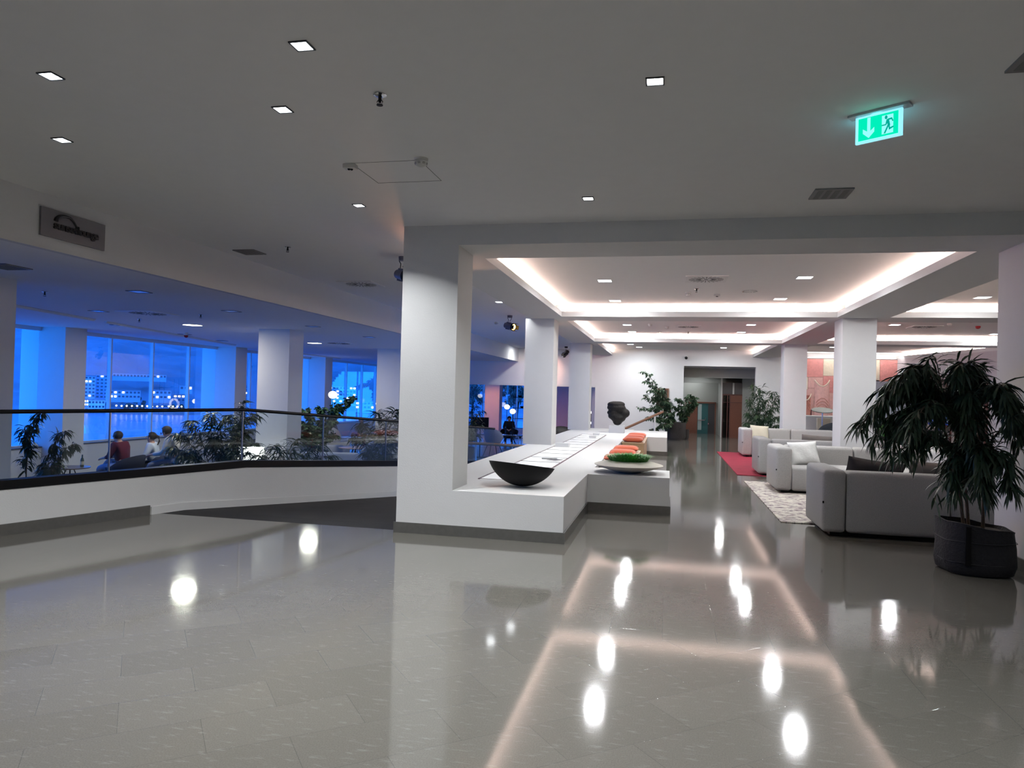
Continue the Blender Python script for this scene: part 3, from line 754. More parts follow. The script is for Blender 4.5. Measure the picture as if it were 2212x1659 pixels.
o = make_spot(BLACK, glow('warm_lens', (1.0, .8, .6), 2.0), 90, (1.0, .3, .2), (-.3, .75, -.7), 80); o.location = (-4.0, 31.6, ZL); o['label'] = 'spotlight high in the slit beside the far white wall'
# dome camera on the far wall
root = thing('security_camera', 'small white dome camera on the wall above the corridor opening', 'camera', (0.62, 27.22, 2.96))
m_ = MB(); m_.box(.55, .69, 27.2, 27.3, 2.99, 3.05, .01, 2); m_.build('mount', DW, root, True)
m_ = MB(); m_.sph((.62, 27.2, 2.96), .055, 16); m_.build('eye', BLACK, root, True)

series(make_downlight(.16, 10, spread=150, wtrim=True), [
    (1.15, 29.3, 'lit downlight in the dim corridor, nearer one'),
    (1.00, 30.8, 'lit downlight in the dim corridor above the glazed doors'),
    ], 2.615, 'corridor downlights')

root = thing('wall_washer', 'thin white light bar above the rose wall hanging', 'light', (6.3, 26.9, 3.2))
m_ = MB(); m_.box(4.7, 7.9, 26.88, 26.94, 3.215, CZ - .002); m_.build('housing', WHITEP, root)
m_ = MB(); m_.box(4.75, 7.85, 26.885, 26.935, 3.205, 3.215); m_.build('diffuser', glow('washer_panel', (1, .96, .94), 5.0), root)
d = bpy.data.lights.new('washer_light', 'AREA'); d.shape = 'RECTANGLE'; d.size = 3.0; d.size_y = .04; d.energy = 14; d.color = (1, .95, .92)
o = bpy.data.objects.new('washer_light', d); COL.objects.link(o); o.parent = root; o.location = (0, 0.02, .0); o.rotation_euler = (math.radians(25), 0, 0)
# ================================================================== BALUSTRADE
def bal_pt(y, off, z): return Vector((bal_x(y) + 0.951 * off, y - 0.308 * off, z))
def drop(y): return 0.0 if y <= 8.45 else -0.073 * (y - 8.45)
root = thing('balustrade', 'glass balustrade with black handrail and black base channel on the low wall by the ramp', 'balustrade', (bal_x(6), 6, 0.44))
q = MB(); along(q, [-3.9, 7.3, 8.45, 10, 12, 14.4], -0.13, 0.006, lambda y: wall_top(y) + .001, lambda y: wall_top(y) + 0.09); q.build('base_channel', BLACK, root)
q = MB(); q.tube([bal_pt(y, -.06, 1.19 + drop(y)) for y in (-3.9, 2, 7.3, 8.45, 10, 12, 14.4)], .021, 12); q.build('handrail', BLACK, root, True)
ends = [-3.9, -1.6, 0.6, 2.7, 4.75, 6.75, 8.42, 9.80, 11.15, 12.6, 14.4]
for a, b in zip(ends, ends[1:]):
    q = MB(); along(q, [a + .006, b - .006], -.066, -.054, lambda y: wall_top(y) + .05, lambda y: 1.175 + drop(y)); q.build('glass_panel', BGLASS, root)
for y in ends[1:-1]:
    q = MB(); p = bal_pt(y, -.06, 0); q.box(p.x - .009, p.x + .009, p.y - .006, p.y + .006, wall_top(y) + .05, 1.17 + drop(y)); q.build('joint_profile', STEEL, root)
# wooden handrail with steel posts seen over the plinth
root = thing('ramp_handrail', 'round pale wooden handrail on steel posts with glass below, beyond the display plinth', 'handrail', (-4.3, 16.6, ZF))
q = MB(); A, B = Vector((-5.6, 17.0, .26)), Vector((-3.0, 16.6, .255)); q.tube([A, B], .035, 12); q.build('wooden_rail', WOOD, root, True)
for t in (.08, .42, .78):
    p = A.lerp(B, t); q = MB(); q.cyl((p.x, p.y, ZF), (p.x, p.y, .24), .022, seg=12); q.build('post', STEEL, root, True)
q = MB(); q.prism([(-5.55, 17.0), (-3.05, 16.6), (-3.05, 16.612), (-5.55, 17.012)], ZF + .1, .2); q.build('glass_panel', BGLASS, root)
# wooden rail behind the plinth end
root = thing('stair_handrail', 'sloping reddish wooden handrail on a white post behind the plinth end', 'handrail', (-0.4, 22.9, 0))
q = MB(); q.tube([(-1.33, 22.9, .46), (-.12, 22.9, 1.055)], .04, 10); q.build('wooden_rail', mat('rail_wood', (.26, .13, .08), .45, var=.15, vscale=20), root, True)
q = MB(); q.cyl((-.385, 22.9, 0), (-.385, 22.9, .93), .028, seg=12); q.build('post', WHITEP, root, True)

# ================================================================== ON THE PLINTH
# long display case let into the top
root = thing('display_case', 'long glass topped display case with white panels along the plinth top', 'display case', (-1.87, 13.5, .471))
q = MB(); q.box(-2.16, -1.55, 8.3, 18.8, .4705, .474); q.build('white_bed', mat('white_bed_added_glow', (.80, .80, .80), .3, var=.02, emis=(1, .98, .97), es=.55), root)  # emission in the bed stands in for the bright reflection on the glass
EDGE = mat('case_edge', (.17, .11, .12), .35)
for x in (-2.17, -1.55):
    q = MB(); q.box(x - .012, x + .012, 8.28, 18.82, .4705, .478); q.build('edge_strip', EDGE, root)
for k in range(14):
    y = 8.3 + k * .8077; q = MB(); q.box(-2.16, -1.56, y - .008, y + .008, .4745, .4785); q.build('divider', EDGE, root)
q = MB(); q.box(-2.155, -1.565, 8.31, 18.79, .479, .484); q.build('glass_lid', CASEGLASS, root)
# leaflets and small boxes on it
PAPER = mat('dark_print', (.07, .07, .075), .3, var=.9, vscale=25)
for (x, y, w, d, rz, m, lab) in ((-1.80, 11.2, .24, .14, .2, PAPER, 'dark printed leaflet lying on the display case, nearer of two'), (-1.68, 11.0, .15, .22, -.5, mat('grey_print', (.12, .12, .13), .3, var=.8, vscale=30), 'small grey leaflet overlapping the dark leaflet on the case')):
    q = MB(); q.box(-w / 2, w / 2, -d / 2, d / 2, 0, .004); o = q.build('leaflet', m, local=True); o.location = (x, y, .485 if m is PAPER else .490); o.rotation_euler = (0, 0, rz); tag(o, lab, 'leaflet', 'leaflets on the display case')
for (x, y, w, h, lab) in ((-1.98, 13.9, .26, .075, 'flat white box on the display case beside the first plinth pillar'), (-1.73, 17.2, .16, .05, 'small white box on the far part of the display case, nearer one'), (-1.76, 18.4, .16, .05, 'small white box at the very end of the display case')):
    q = MB(); q.box(x - w / 2, x + w / 2, y - .09, y + .09, .486, .486 + h, .004, 2); o = q.build('white_box', WHITEP); tag(o, lab, 'box', 'white boxes on the display case')
# black shell bowl on a clear stand
def black_bowl():
    c = Vector((-1.555, 7.78, .715)); eye = Vector((0, 0, 1.5)); v = (eye - c).normalized()
    root = thing('black_bowl', 'large matt black tilted bowl on a clear stand at the plinth front', 'bowl', (-1.555, 7.78, .471))
    side = Vector((v.y, -v.x, 0)).normalized() * -1                     # along the rim towards picture right
    if side.x < 0: side = -side
    side = (side - Vector((0, 0, .10))).normalized()
    n_ = side.cross(v).normalized()
    if n_.z < 0: n_ = -n_
    n_ = (n_ - v * .015).normalized()
    w_ = n_.cross(side).normalized()
    M = Matrix(((side.x, w_.x, n_.x, c.x), (side.y, w_.y, n_.y, c.y), (side.z, w_.z, n_.z, c.z), (0, 0, 0, 1)))
    R_, hgt, rad = .405, .235, .365
    prof = []
    for k in range(15):
        a = k / 14 * math.asin(rad / R_ * .9999); prof.append((max(R_ * math.sin(a), 1e-4), -hgt + (R_ - R_ * math.cos(a)) * hgt / (R_ - math.sqrt(R_**2 - rad**2))))
    inner = [(max(r - .012 * (r > .01), 1e-4), z + .012) for r, z in prof[:-1]] + [(rad - .012, 0.0)]
    q = MB(); q.lathe(prof + list(reversed(inner)), seg=56, M=M); q.build('shell', mat('matt_black', (.006, .006, .007), .6, var=.1, spec=.15), root, True)
    q = MB(); q.lathe([(.13, .0), (.13, .035), (.125, .035), (.125, 0), (.13, 0)], c=(-1.555, 7.78, .4715), seg=32); q.build('clear_stand', CASEGLASS, root, True)
black_bowl()
# cream bowl with grass
root = thing('grass_bowl', 'flat cream bowl planted with bright green grass on the low plinth block', 'bowl', (-.50, 9.86, .471))
q = MB(); q.lathe([(.001, .0), (.10, .0), (.22, .022), (.36, .060), (.455, .098), (.46, .104), (.452, .110), (.36, .137), (.26, .158), (.245, .150), (.24, .13), (.001, .13)], c=(-.50, 9.86, .4715), seg=56); q.build('bowl_shell', OFFW, root, True, ang=70)
q = MB(); q.lathe([(.001, .155), (.12, .150), (.22, .142), (.24, .132)], c=(-.50, 9.86, .4715), seg=24); q.build('soil', SOIL, root, True)
def grass(c, R_, n_, hmin, hmax, m, parent, seed, spread=1.0, dome=.05, w=.0035):
    rnd = random.Random(seed); q = MB(); q.open = True
    for _ in range(n_):
        a = rnd.random() * 2 * PI; r = R_ * math.sqrt(rnd.random()); b = Vector((c[0] + r * math.cos(a), c[1] + r * math.sin(a), c[2] + dome * (1 - (r / R_) ** 2)))
        h = hmin + (hmax - hmin) * rnd.random(); out = Vector((math.cos(a + rnd.uniform(-1.2, 1.2)), math.sin(a + rnd.uniform(-1.2, 1.2)), 0)) * (r / R_ * .9 + .25) * spread * h
        d = Vector((-out.y, out.x, 0)); d = d.normalized() * w if d.length > 1e-6 else Vector((w, 0, 0))
        p1 = b + out * .35 + Vector((0, 0, h * .6)); p2 = b + out + Vector((0, 0, h * (1 - .35 * r / R_)))
        v = [q.bm.verts.new(x) for x in (b - d, b + d, p1 + d, p1 - d, p2)]
        q.bm.faces.new((v[0], v[1], v[2], v[3])); q.bm.faces.new((v[3], v[2], v[4]))
    o = q.build('grass', m, parent); o['kind'] = 'stuff'; return o
grass((-.50, 9.86, .62), .25, 1700, .05, .125, LEAF3, root, 3, 1.1, .012, .0042)
# black folded sculpture on a white block
tag_ = MB(); tag_.box(-1.585, -1.165, 20.1, 20.5, .4705, .672, .004, 2); tag(tag_.build('display_block', WHITEP), 'small white block under the black sculpture', 'block')
q = MB(); c = Vector((-1.365, 20.3, 0))
for (dx, dy, z, r, sx_, sy_, sz_) in ((0, 0, .78, .13, 1.0, 1, .8), (.02, 0, .88, .21, 1.0, .9, .62), (-.06, 0, .93, .20, 1.05, .9, .55), (.18, .0, 1.02, .16, 1.0, .9, .85), (-.10, 0, 1.03, .19, 1.05, .9, .45), (.03, 0, 1.10, .20, 1.0, .9, .5), (-.04, .0, 1.17, .25, 1.05, .9, .45), (-.06, 0, 1.26, .235, 1.0, .9, .38), (.02, 0, 1.27, .18, 1.0, .9, .45)):
    q.sph((c.x + dx, c.y + dy, z), r, 20, (sx_, sy_, sz_))
o = q.build('black_sculpture', mat('black_bronze', (.006, .006, .006), .6, var=.3, vscale=6, spec=.25, bump=1.0, bscale=28), None, True)
md = o.modifiers.new('r', 'REMESH'); md.mode = 'VOXEL'; md.voxel_size = .022; md.use_smooth_shade = True
md = o.modifiers.new('s', 'SMOOTH'); md.factor = .5; md.iterations = 3
tag(o, 'black organic sculpture of stacked swollen folds on its white block', 'sculpture')

# ================================================================== BENCHES AND CUSHIONS
def rbox(q, x0, x1, y0, y1, z0, z1, b, puff=0.0, seg=4):
    vs = q.box(x0, x1, y0, y1, z0, z1, b, seg)
    return vs
for (y0, y1, lab) in ((16.2, 18.7, 'wooden box bench against the plinth, the farther of two'), (10.95, 13.95, 'wooden box bench against the plinth behind the grass bowl')):
    root = thing('box_bench', lab, 'bench', (-.74, (y0 + y1) / 2, 0), group='wooden box benches')
    q = MB(); q.box(-.975, -.50, y0, y1, .02, .45, .004, 2); q.build('body', WOOD, root)
    q = MB(); q.box(-.985, -.485, y0 - .01, y1 + .01, .45, .47, .003, 2); q.build('seat_board', mat('bench_top', (.5, .36, .22), .45, var=.12, vscale=22), root)
    q = MB(); q.box(-.95, -.53, y0 + .03, y1 - .03, 0, .02); q.build('foot_rail', BLACK, root)
CORAL = mat('coral_fabric', (.60, .125, .060), .9, var=.10, vscale=60, bump=.3, bscale=200, sheen=.3)
def cushion_mesh(w, d, h, seed=0, crease=0.0):
    q = MB(); n_ = 14
    rnd = random.Random(seed)
    for sgn in (1, -1):
        g = []
        for i in range(n_ + 1):
            row = []
            for j in range(n_ + 1):
                u_, v_ = i / n_ * 2 - 1, j / n_ * 2 - 1
                e = (max(0, 1 - abs(u_) ** 4) ** .5) * (max(0, 1 - abs(v_) ** 4) ** .5)
                pin = 1 - .05 * (1 - abs(u_) ** 2) * 0 - .045 * (abs(v_) ** 2) * (1 - abs(u_)) * 0
                z = sgn * h / 2 * e + crease * math.sin(u_ * 5 + v_ * 3 + seed) * e * .3
                row.append(q.bm.verts.new((u_ * w / 2 * (1 - .05 * (1 - v_ * v_)) , v_ * d / 2 * (1 - .05 * (1 - u_ * u_)), z)))
            g.append(row)
        for i in range(n_):
            for j in range(n_):
                f = (g[i][j], g[i + 1][j], g[i + 1][j + 1], g[i][j + 1]); q.bm.faces.new(f if sgn > 0 else tuple(reversed(f)))
    bmesh.ops.remove_doubles(q.bm, verts=q.bm.verts[:], dist=1e-4)
    return q
proto = None
labs = ['coral cushion on the farther bench, front one of its three', 'coral cushion on the farther bench, middle one', 'coral cushion on the farther bench, rearmost',
        'coral cushion on the nearer bench, rear one of the three behind the grass', 'coral cushion on the nearer bench, middle one behind the grass', 'coral cushion on the nearer bench with only its corner showing']
for i, y in enumerate((16.5, 17.45, 18.4, 13.55, 12.55, 11.45)):
    if proto is None:
        q = cushion_mesh(.47, .44, .115); proto = q.build('seat_cushion', CORAL, smooth=True, local=True, ang=80); o = proto
    else: o = proto.copy(); COL.objects.link(o)
    o.location = (-.74, y, .527); o.rotation_euler = (0, 0, .02 * (i - 2)); tag(o, labs[i], 'cushion', 'coral bench cushions')

# ================================================================== SOFAS
def sofa(x0, x1, y0, y1, face, label, m, n_mod=2):
    """face +1: the seat looks to +Y (back at y0); -1: the seat looks to -Y (back at y1)."""
    root = thing('sofa', label, 'sofa', ((x0 + x1) / 2, (y0 + y1) / 2, 0), group='light grey modular sofas')
    H, SH, aw, bd = .74, .43, .25, .27
    q = MB(); q.box(x0 + .10, x1 - .10, y0 + .08, y1 - .08, 0.0125, .055); q.build('plinth_base', BLACK, root)
    for (a, b) in ((x0, x0 + aw), (x1 - aw, x1)):
        q = MB(); rbox(q, a, b, y0, y1, .05, H, .05); q.build('armrest', m, root, True, ang=60)
    ys_ = (y0, y0 + bd) if face > 0 else (y1 - bd, y1)
    yt = (y0 + bd, y1) if face > 0 else (y0, y1 - bd)
    L_ = (x1 - x0 - 2 * aw) / n_mod
    for k in range(n_mod):
        a, b = x0 + aw + k * L_, x0 + aw + (k + 1) * L_
        q = MB(); rbox(q, a + .002, b - .002, ys_[0], ys_[1], .05, H - .01, .055); q.build('backrest', m, root, True, ang=60)
        q = MB(); rbox(q, a + .002, b - .002, yt[0] + .004, yt[1] + .02 * face * (face > 0) , .05, SH, .045); q.build('seat', m, root, True, ang=60)
    q = MB(); yb = y0 - .002 if face > 0 else y0 - .002
    q.box(x0 + .002, x0 + .018, yb - .003, yb + .004, .37, .395); q.build('woven_tag', BLACK, root)
    return root
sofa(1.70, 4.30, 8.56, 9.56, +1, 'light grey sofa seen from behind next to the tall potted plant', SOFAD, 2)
sofa(1.72, 4.45, 12.24, 13.36, -1, 'light grey sofa facing us across the patterned rug with a white cushion', SOFA, 2)
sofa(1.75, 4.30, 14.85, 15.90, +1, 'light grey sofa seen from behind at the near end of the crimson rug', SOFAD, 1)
sofa(1.90, 4.55, 19.5, 20.62, -1, 'farthest light grey sofa facing us behind the crimson rug', SOFA, 2)
def pillow(x, y, z, w, d, h, rot, m, label, seed):
    q = cushion_mesh(w, d, h, seed, .02); o = q.build('sofa_cushion', m, smooth=True, local=True, ang=80)
    o.location = (x, y, z); o.rotation_euler = rot; tag(o, label, 'cushion', 'loose sofa cushions'); return o
WC = mat('white_linen', (.72, .72, .70), .9, var=.05, vscale=20, bump=.5, bscale=14); CC = mat('cream_linen', (.62, .58, .46), .9, var=.05, bump=.5, bscale=14)
DC = mat('charcoal_linen', (.045, .043, .044), .9, var=.15, bump=.5, bscale=14); TC = mat('taupe_linen', (.21, .19, .175), .9, var=.12, bump=.5, bscale=14)
pillow(2.25, 12.86, .615, .50, .42, .14, (math.radians(68), math.radians(-4), .25), WC, 'white crumpled cushion in the arm corner of the sofa facing the patterned rug', 1)
pillow(2.40, 20.08, .615, .50, .42, .14, (math.radians(68), math.radians(4), .25), CC, 'cream cushion in the arm corner of the farthest sofa', 2)
pillow(2.33, 9.02, .66, .62, .42, .14, (math.radians(-62), math.radians(7), 0), DC, 'charcoal cushion leaning inside the sofa seen from behind', 3)
pillow(3.02, 9.03, .66, .66, .42, .14, (math.radians(-62), math.radians(2), .0), TC, 'taupe cushion beside the charcoal one, partly behind the plant', 4)
pillow(2.93, 15.38, .64, .62, .40, .13, (math.radians(-62), math.radians(3), 0), TC, 'taupe cushion above the back of the sofa by the crimson rug', 5)
# rugs
def rug_mat():
    m = bpy.data.materials.new('patterned_wool'); m.use_nodes = True; n, l = m.node_tree.nodes, m.node_tree.links; b = n['Principled BSDF']; b.inputs['Roughness'].default_value = .95
    t = n.new('ShaderNodeTexCoord'); mp = n.new('ShaderNodeMapping'); mp.inputs['Scale'].default_value = (5.5, 13, 1); l.new(t.outputs['Object'], mp.inputs[0])
    z = n.new('ShaderNodeTexNoise'); z.inputs['Scale'].default_value = 1.4; z.inputs['Detail'].default_value = 4; z.inputs['Roughness'].default_value = .7; z.inputs['Distortion'].default_value = .8; l.new(mp.outputs[0], z.inputs['Vector'])
    r = n.new('ShaderNodeValToRGB'); e = r.color_ramp; e.elements[0].position = .40; e.elements[0].color = (.10, .065, .085, 1); e.elements[1].position = .52; e.elements[1].color = (.56, .53, .46, 1)
    k = e.elements.new(.46); k.color = (.27, .22, .24, 1); l.new(z.outputs['Fac'], r.inputs[0]); l.new(r.outputs[0], b.inputs['Base Color'])
    return m
q = MB(); q.box(1.39, 4.4, 9.36, 13.76, .0005, .012, .004, 2); tag(q.build('patterned_rug', rug_mat()), 'cream and plum patterned rug between the two nearest sofas', 'rug')
q = MB(); q.box(1.37, 4.4, 14.85, 21.0, .0005, .012, .004, 2); tag(q.build('crimson_rug', mat('crimson_wool', (.24, .006, .030), .95, var=.3, vscale=3, bump=.4, bscale=200)), 'plain crimson rug under the farther sofas', 'rug')

# ================================================================== PLANTS
def leaf(q, b, d, L_, w, droop, rnd, roll=None):
    d = d.normalized(); s_ = d.cross(Vector((0, 0, 1)))
    if s_.length < 1e-3: s_ = Vector((1, 0, 0))
    s_.normalize(); up = s_.cross(d).normalized(); ro = rnd.uniform(-.9, .9) if roll is None else roll
    s_ = (s_ * math.cos(ro) + up * math.sin(ro)).normalized()
    P = []; p = Vector(b); dd = d.copy(); n_ = 4
    for i in range(n_ + 1):
        P.append(p.copy()); dd = (dd + Vector((0, 0, -droop / n_))).normalized(); p = p + dd * (L_ / n_)
    ws = (.25, .9, 1.0, .65, 0)
    prev = None
    for i, pp in enumerate(P):
        if ws[i] == 0: cur = [q.bm.verts.new(pp)]
        else: cur = [q.bm.verts.new(pp - s_ * w * ws[i] / 2), q.bm.verts.new(pp + s_ * w * ws[i] / 2)]
        if prev:
            if len(cur) == 2: q.bm.faces.new((prev[0], prev[1], cur[1], cur[0]))
            else: q.bm.faces.new((prev[0], prev[1], cur[0]))
        prev = cur
def bez(a, b, c, t): return a * (1 - t) ** 2 + b * 2 * t * (1 - t) + c * t * t
def leafy(stemq, leafq, a, ctrl, c, r0, n_leaf, L_, w, droop, rnd, t0=.25, outk=.6, twig=0.0):
    pts = [bez(a, ctrl, c, k / 10) for k in range(11)]
    stemq.tube(pts, r0, 6, r0 * .3)
    for k in range(n_leaf):
        t = t0 + (1 - t0) * (k + rnd.random()) / n_leaf; p = bez(a, ctrl, c, min(t, 1)); tan = (bez(a, ctrl, c, min(t + .02, 1.02)) - p)
        tan = tan.normalized() if tan.length > 1e-6 else Vector((0, 0, 1))
        az = rnd.random() * 2 * PI; o_ = Vector((math.cos(az), math.sin(az), rnd.uniform(-.2, .5)))
        d = tan * rnd.uniform(.2, .7) + o_ * outk
        if twig:
            tw = p + d.normalized() * twig * rnd.uniform(.3, 1.1) + Vector((0, 0, -twig * .15)); stemq.tube([p, (p + tw) / 2 + Vector((0, 0, twig * .08)), tw], .0022, 4)
            for _ in range(rnd.randint(4, 6)):
                dd = (tw - p).normalized() * rnd.uniform(.2, .8) + Vector((rnd.uniform(-1, 1), rnd.uniform(-1, 1), rnd.uniform(-.8, .4))) * .7
                leaf(leafq, tw + (p - tw) * rnd.random() * .5, dd, L_ * rnd.uniform(.6, 1.2), w * rnd.uniform(.7, 1.2), droop * rnd.uniform(.7, 1.4), rnd)
        else: leaf(leafq, p, d, L_ * rnd.uniform(.6, 1.2), w * rnd.uniform(.7, 1.2), droop * rnd.uniform(.7, 1.3), rnd)
def big_plant():
    root = thing('potted_plant', 'tall potted plant with drooping narrow leaves in a dark felt bag by the pillar', 'potted plant', (2.74, 7.28, 0))
    rnd = random.Random(11); sq_, lq = MB(), MB(); lq.open = True
    base = [Vector((2.66, 7.30, .38)), Vector((2.80, 7.26, .38)), Vector((2.72, 7.36, .38))]
    trunk_top = [Vector((2.50, 7.34, 1.25)), Vector((2.72, 7.22, 1.40)), Vector((2.62, 7.42, 1.15))]
    for b_, t_ in zip(base, trunk_top): sq_.tube([b_, b_.lerp(t_, .4) + Vector((.03, .02, 0)), t_], .016, 8, .010)
    V = Vector
    tips = [  # (start, control, end, leaves)
        (0, V((2.30, 7.40, 2.05)), V((1.86, 7.30, 1.42)), 34), (0, V((2.35, 7.45, 2.10)), V((1.98, 7.45, 1.62)), 30), (0, V((2.35, 7.25, 2.15)), V((2.06, 7.15, 1.70)), 26),
        (0, V((2.35, 7.5, 2.12)), V((2.20, 7.6, 1.72)), 26), (0, V((2.30, 7.35, 1.75)), V((1.90, 7.35, 1.16)), 26), (0, V((2.38, 7.1, 1.8)), V((2.08, 6.95, 1.25)), 26),
        (1, V((2.62, 7.25, 2.15)), V((2.50, 7.1, 1.72)), 30), (1, V((2.72, 7.35, 2.12)), V((2.78, 7.45, 1.62)), 30), (1, V((2.85, 7.15, 2.0)), V((2.98, 7.05, 1.32)), 30),
        (1, V((2.82, 7.0, 1.95)), V((2.86, 6.9, 1.42)), 26), (1, V((2.95, 7.3, 1.6)), V((3.10, 7.12, .98)), 20), (1, V((2.75, 7.4, 1.7)), V((2.88, 7.5, 1.05)), 26),
        (0, V((2.25, 7.35, 1.98)), V((1.76, 7.32, 1.26)), 30), (0, V((2.4, 7.3, 1.5)), V((2.14, 7.3, 1.0)), 26), (2, V((2.7, 7.2, 1.25)), V((2.70, 7.0, .72)), 26), (2, V((2.55, 7.3, 1.2)), V((2.52, 7.1, .70)), 22),
        (0, V((2.3, 7.45, 1.9)), V((2.30, 7.42, 1.28)), 26), (1, V((2.55, 7.15, 1.9)), V((2.62, 7.05, 1.22)), 28), (2, V((2.6, 7.5, 1.7)), V((2.74, 7.5, 1.18)), 26), (1, V((2.95, 7.1, 1.8)), V((3.08, 7.02, 1.15)), 24), (0, V((2.2, 7.25, 1.7)), V((2.02, 7.2, 1.05)), 22), (0, V((2.42, 7.3, 2.2)), V((2.30, 7.25, 1.86)), 20),
        (2, V((2.45, 7.5, 1.5)), V((2.32, 7.5, .92)), 20), (2, V((2.60, 7.3, 1.45)), V((2.48, 7.1, .86)), 24), (1, V((2.80, 7.0, 1.35)), V((2.90, 6.95, .80)), 26),
        (1, V((2.68, 7.1, 1.4)), V((2.66, 6.95, .86)), 24), (2, V((2.75, 7.5, 1.3)), V((2.92, 7.45, .72)), 22), (0, V((2.46, 7.2, 1.6)), V((2.30, 7.05, 1.16)), 20),
        (0, V((2.5, 7.4, 1.9)), V((2.62, 7.5, 1.5)), 22), (2, V((2.5, 7.35, 1.0)), V((2.38, 7.2, .62)), 9), (1, V((2.9, 7.25, 1.3)), V((3.02, 7.2, .75)), 18)]
    for (i, ctl, end, n_) in tips:
        st = trunk_top[i] if end.z > 1.0 else base[i].lerp(trunk_top[i], .55)
        leafy(sq_, lq, st, ctl, end, .007, int(n_ * 1.6), .205, .022, 1.3, rnd, .22, .55, .07 if n_ > 20 else 0)
    sq_.build('stem', STEM, root, True); lq.build('foliage', LEAF, root)
    q = MB(); prof = [(.24, .0), (.275, .02), (.292, .10), (.288, .25), (.280, .40), (.284, .43), (.272, .432), (.262, .37), (.001, .36)]
    vs = q.lathe(prof, c=(2.74, 7.28, 0), seg=48, sq=.62)
    rn = random.Random(4)
    for v in q.bm.verts:
        a = math.atan2(v.co.y - 7.28, v.co.x - 2.74)
        k = math.sin(a * 7 + v.co.z * 9) * .006 + math.sin(a * 3 - v.co.z * 14) * .008
        d_ = Vector((v.co.x - 2.74, v.co.y - 7.28, 0))
        if d_.length > .05: v.co += d_.normalized() * k
        if v.co.z > .3: v.co.z += (-(v.co.x - 2.74) * .13 + math.sin(a * 5) * .007) * ((v.co.z - .3) / .13)
    q.build('felt_bag', BAG, root, True, ang=60)
    q = MB(); q.lathe([(.001, .372), (.25, .372), (.26, .365)], c=(2.74, 7.28, 0), seg=32, sq=.62); q.build('soil', SOIL, root)
    q = MB(); q.box(2.565, 2.605, 6.985, 6.998, .10, .44); q.build('strap', BLACK, root)
    q = MB()
    for z in (.115, .30): q.tube([(2.74 + math.copysign(abs(math.cos(t)) ** .62, math.cos(t)) * .293, 7.28 + math.copysign(abs(math.sin(t)) ** .62, math.sin(t)) * .293, z + .004 * math.sin(t * 5)) for t in [k * PI / 24 for k in range(49)]], .0035, 4)
    q.build('seam', mat('seam_grey', (.022, .022, .026), .8), root)
big_plant()
def shrub(name, label, base, pot, clusters, leafm, L_, w, droop, seed, potm=BAG, n_leaf=26, twig=.10, cat='potted plant', trunk=.02, group=None, outk=.7):
    """pot: (radius, height). clusters: end points (world) of the main shoots."""
    root = thing(name, label, cat, base, group=group); rnd = random.Random(seed); sq_, lq = MB(), MB(); lq.open = True
    b = Vector(base); pr, ph = pot
    st = b + Vector((0, 0, ph * .85))
    for e in clusters:
        e = Vector(e); mid = (st + e) / 2 + Vector((rnd.uniform(-.1, .1), rnd.uniform(-.1, .1), (e.z - st.z) * .25 + .15))
        leafy(sq_, lq, st + Vector((rnd.uniform(-.05, .05), rnd.uniform(-.05, .05), 0)), mid, e, trunk * .5, n_leaf, L_, w, droop, rnd, .3, outk, twig)
    sq_.build('stem', STEM, root, True); lq.build('foliage', leafm, root)
    if pr:
        q = MB(); q.lathe([(pr * .88, 0), (pr, ph * .15), (pr * 1.02, ph), (pr * .95, ph), (pr * .93, ph * .85), (.001, ph * .85)], c=base, seg=24, sq=.75); q.build('pot', potm, root, True, ang=60)
    return root
GB = mat('dark_planter_bag', (.035, .034, .034), .8, var=.3, bump=.6, bscale=30)
shrub('potted_tree', 'tall leaning leafy tree in a dark bag against the far white wall', (.28, 26.3, 0), (.36, .62), [(-.86, 25.6, 2.38), (-.75, 25.7, 2.05), (-.6, 25.6, 1.75), (-.85, 25.5, 1.5), (-.45, 25.8, 1.5), (-.25, 25.7, 1.75), (-.9, 25.6, 1.1), (-.5, 25.5, 1.15), (-.1, 25.7, 1.35), (-.75, 25.5, .75), (-.4, 25.5, .7), (.0, 25.7, .95), (-.2, 25.5, .5), (-.55, 25.5, .35), (.1, 25.9, .7)], LEAF2, .13, .050, 1.0, 21, GB, 34, .17, 'tree', .03)
shrub('potted_tree', 'bushy round tree beside the leaning tree at the corridor mouth', (.55, 26.75, 0), (.22, .35), [(.35, 26.2, 1.45), (.75, 26.0, 1.6), (.95, 26.2, 1.5), (.6, 26.1, 1.2), (.85, 26.3, 1.25), (1.0, 26.4, 1.32), (.45, 26.3, .95), (.25, 26.2, 1.15), (.55, 26.3, .8)], LEAF2, .11, .065, 1.0, 22, GB, 32, .15, 'tree', .03)
shrub('potted_plant', 'feathery tall plant behind the farthest sofa beside the pillar', (2.72, 23.0, 0), (.28, .4), [(2.45, 22.6, 1.95), (2.7, 22.5, 1.85), (3.05, 22.5, 1.75), (3.3, 22.5, 1.62), (2.35, 22.5, 1.5), (2.75, 22.6, 1.45), (3.15, 22.5, 1.3), (2.3, 22.6, 1.1), (2.6, 22.5, 1.05), (2.95, 22.6, 1.0), (3.35, 22.5, 1.05), (2.35, 22.6, .8), (3.2, 22.6, .75), (2.7, 22.4, .7)], LEAF2, .22, .026, 1.2, 23, GB, 26, .12)
# framed picture behind the leaning tree
root = thing('wall_picture', 'wooden framed picture half hidden by the leaning tree', 'picture', (-.14, 27.26, 1.15))
q = MB(); q.box(-.40, .02, 27.255, 27.295, 1.12, 1.82); q.build('frame', mat('picture_frame', (.16, .07, .035), .4), root)
q = MB(); q.box(-.35, -.03, 27.248, 27.256, 1.17, 1.77); q.build('print', mat('picture_print', (.05, .035, .03), .4, var=.6), root)
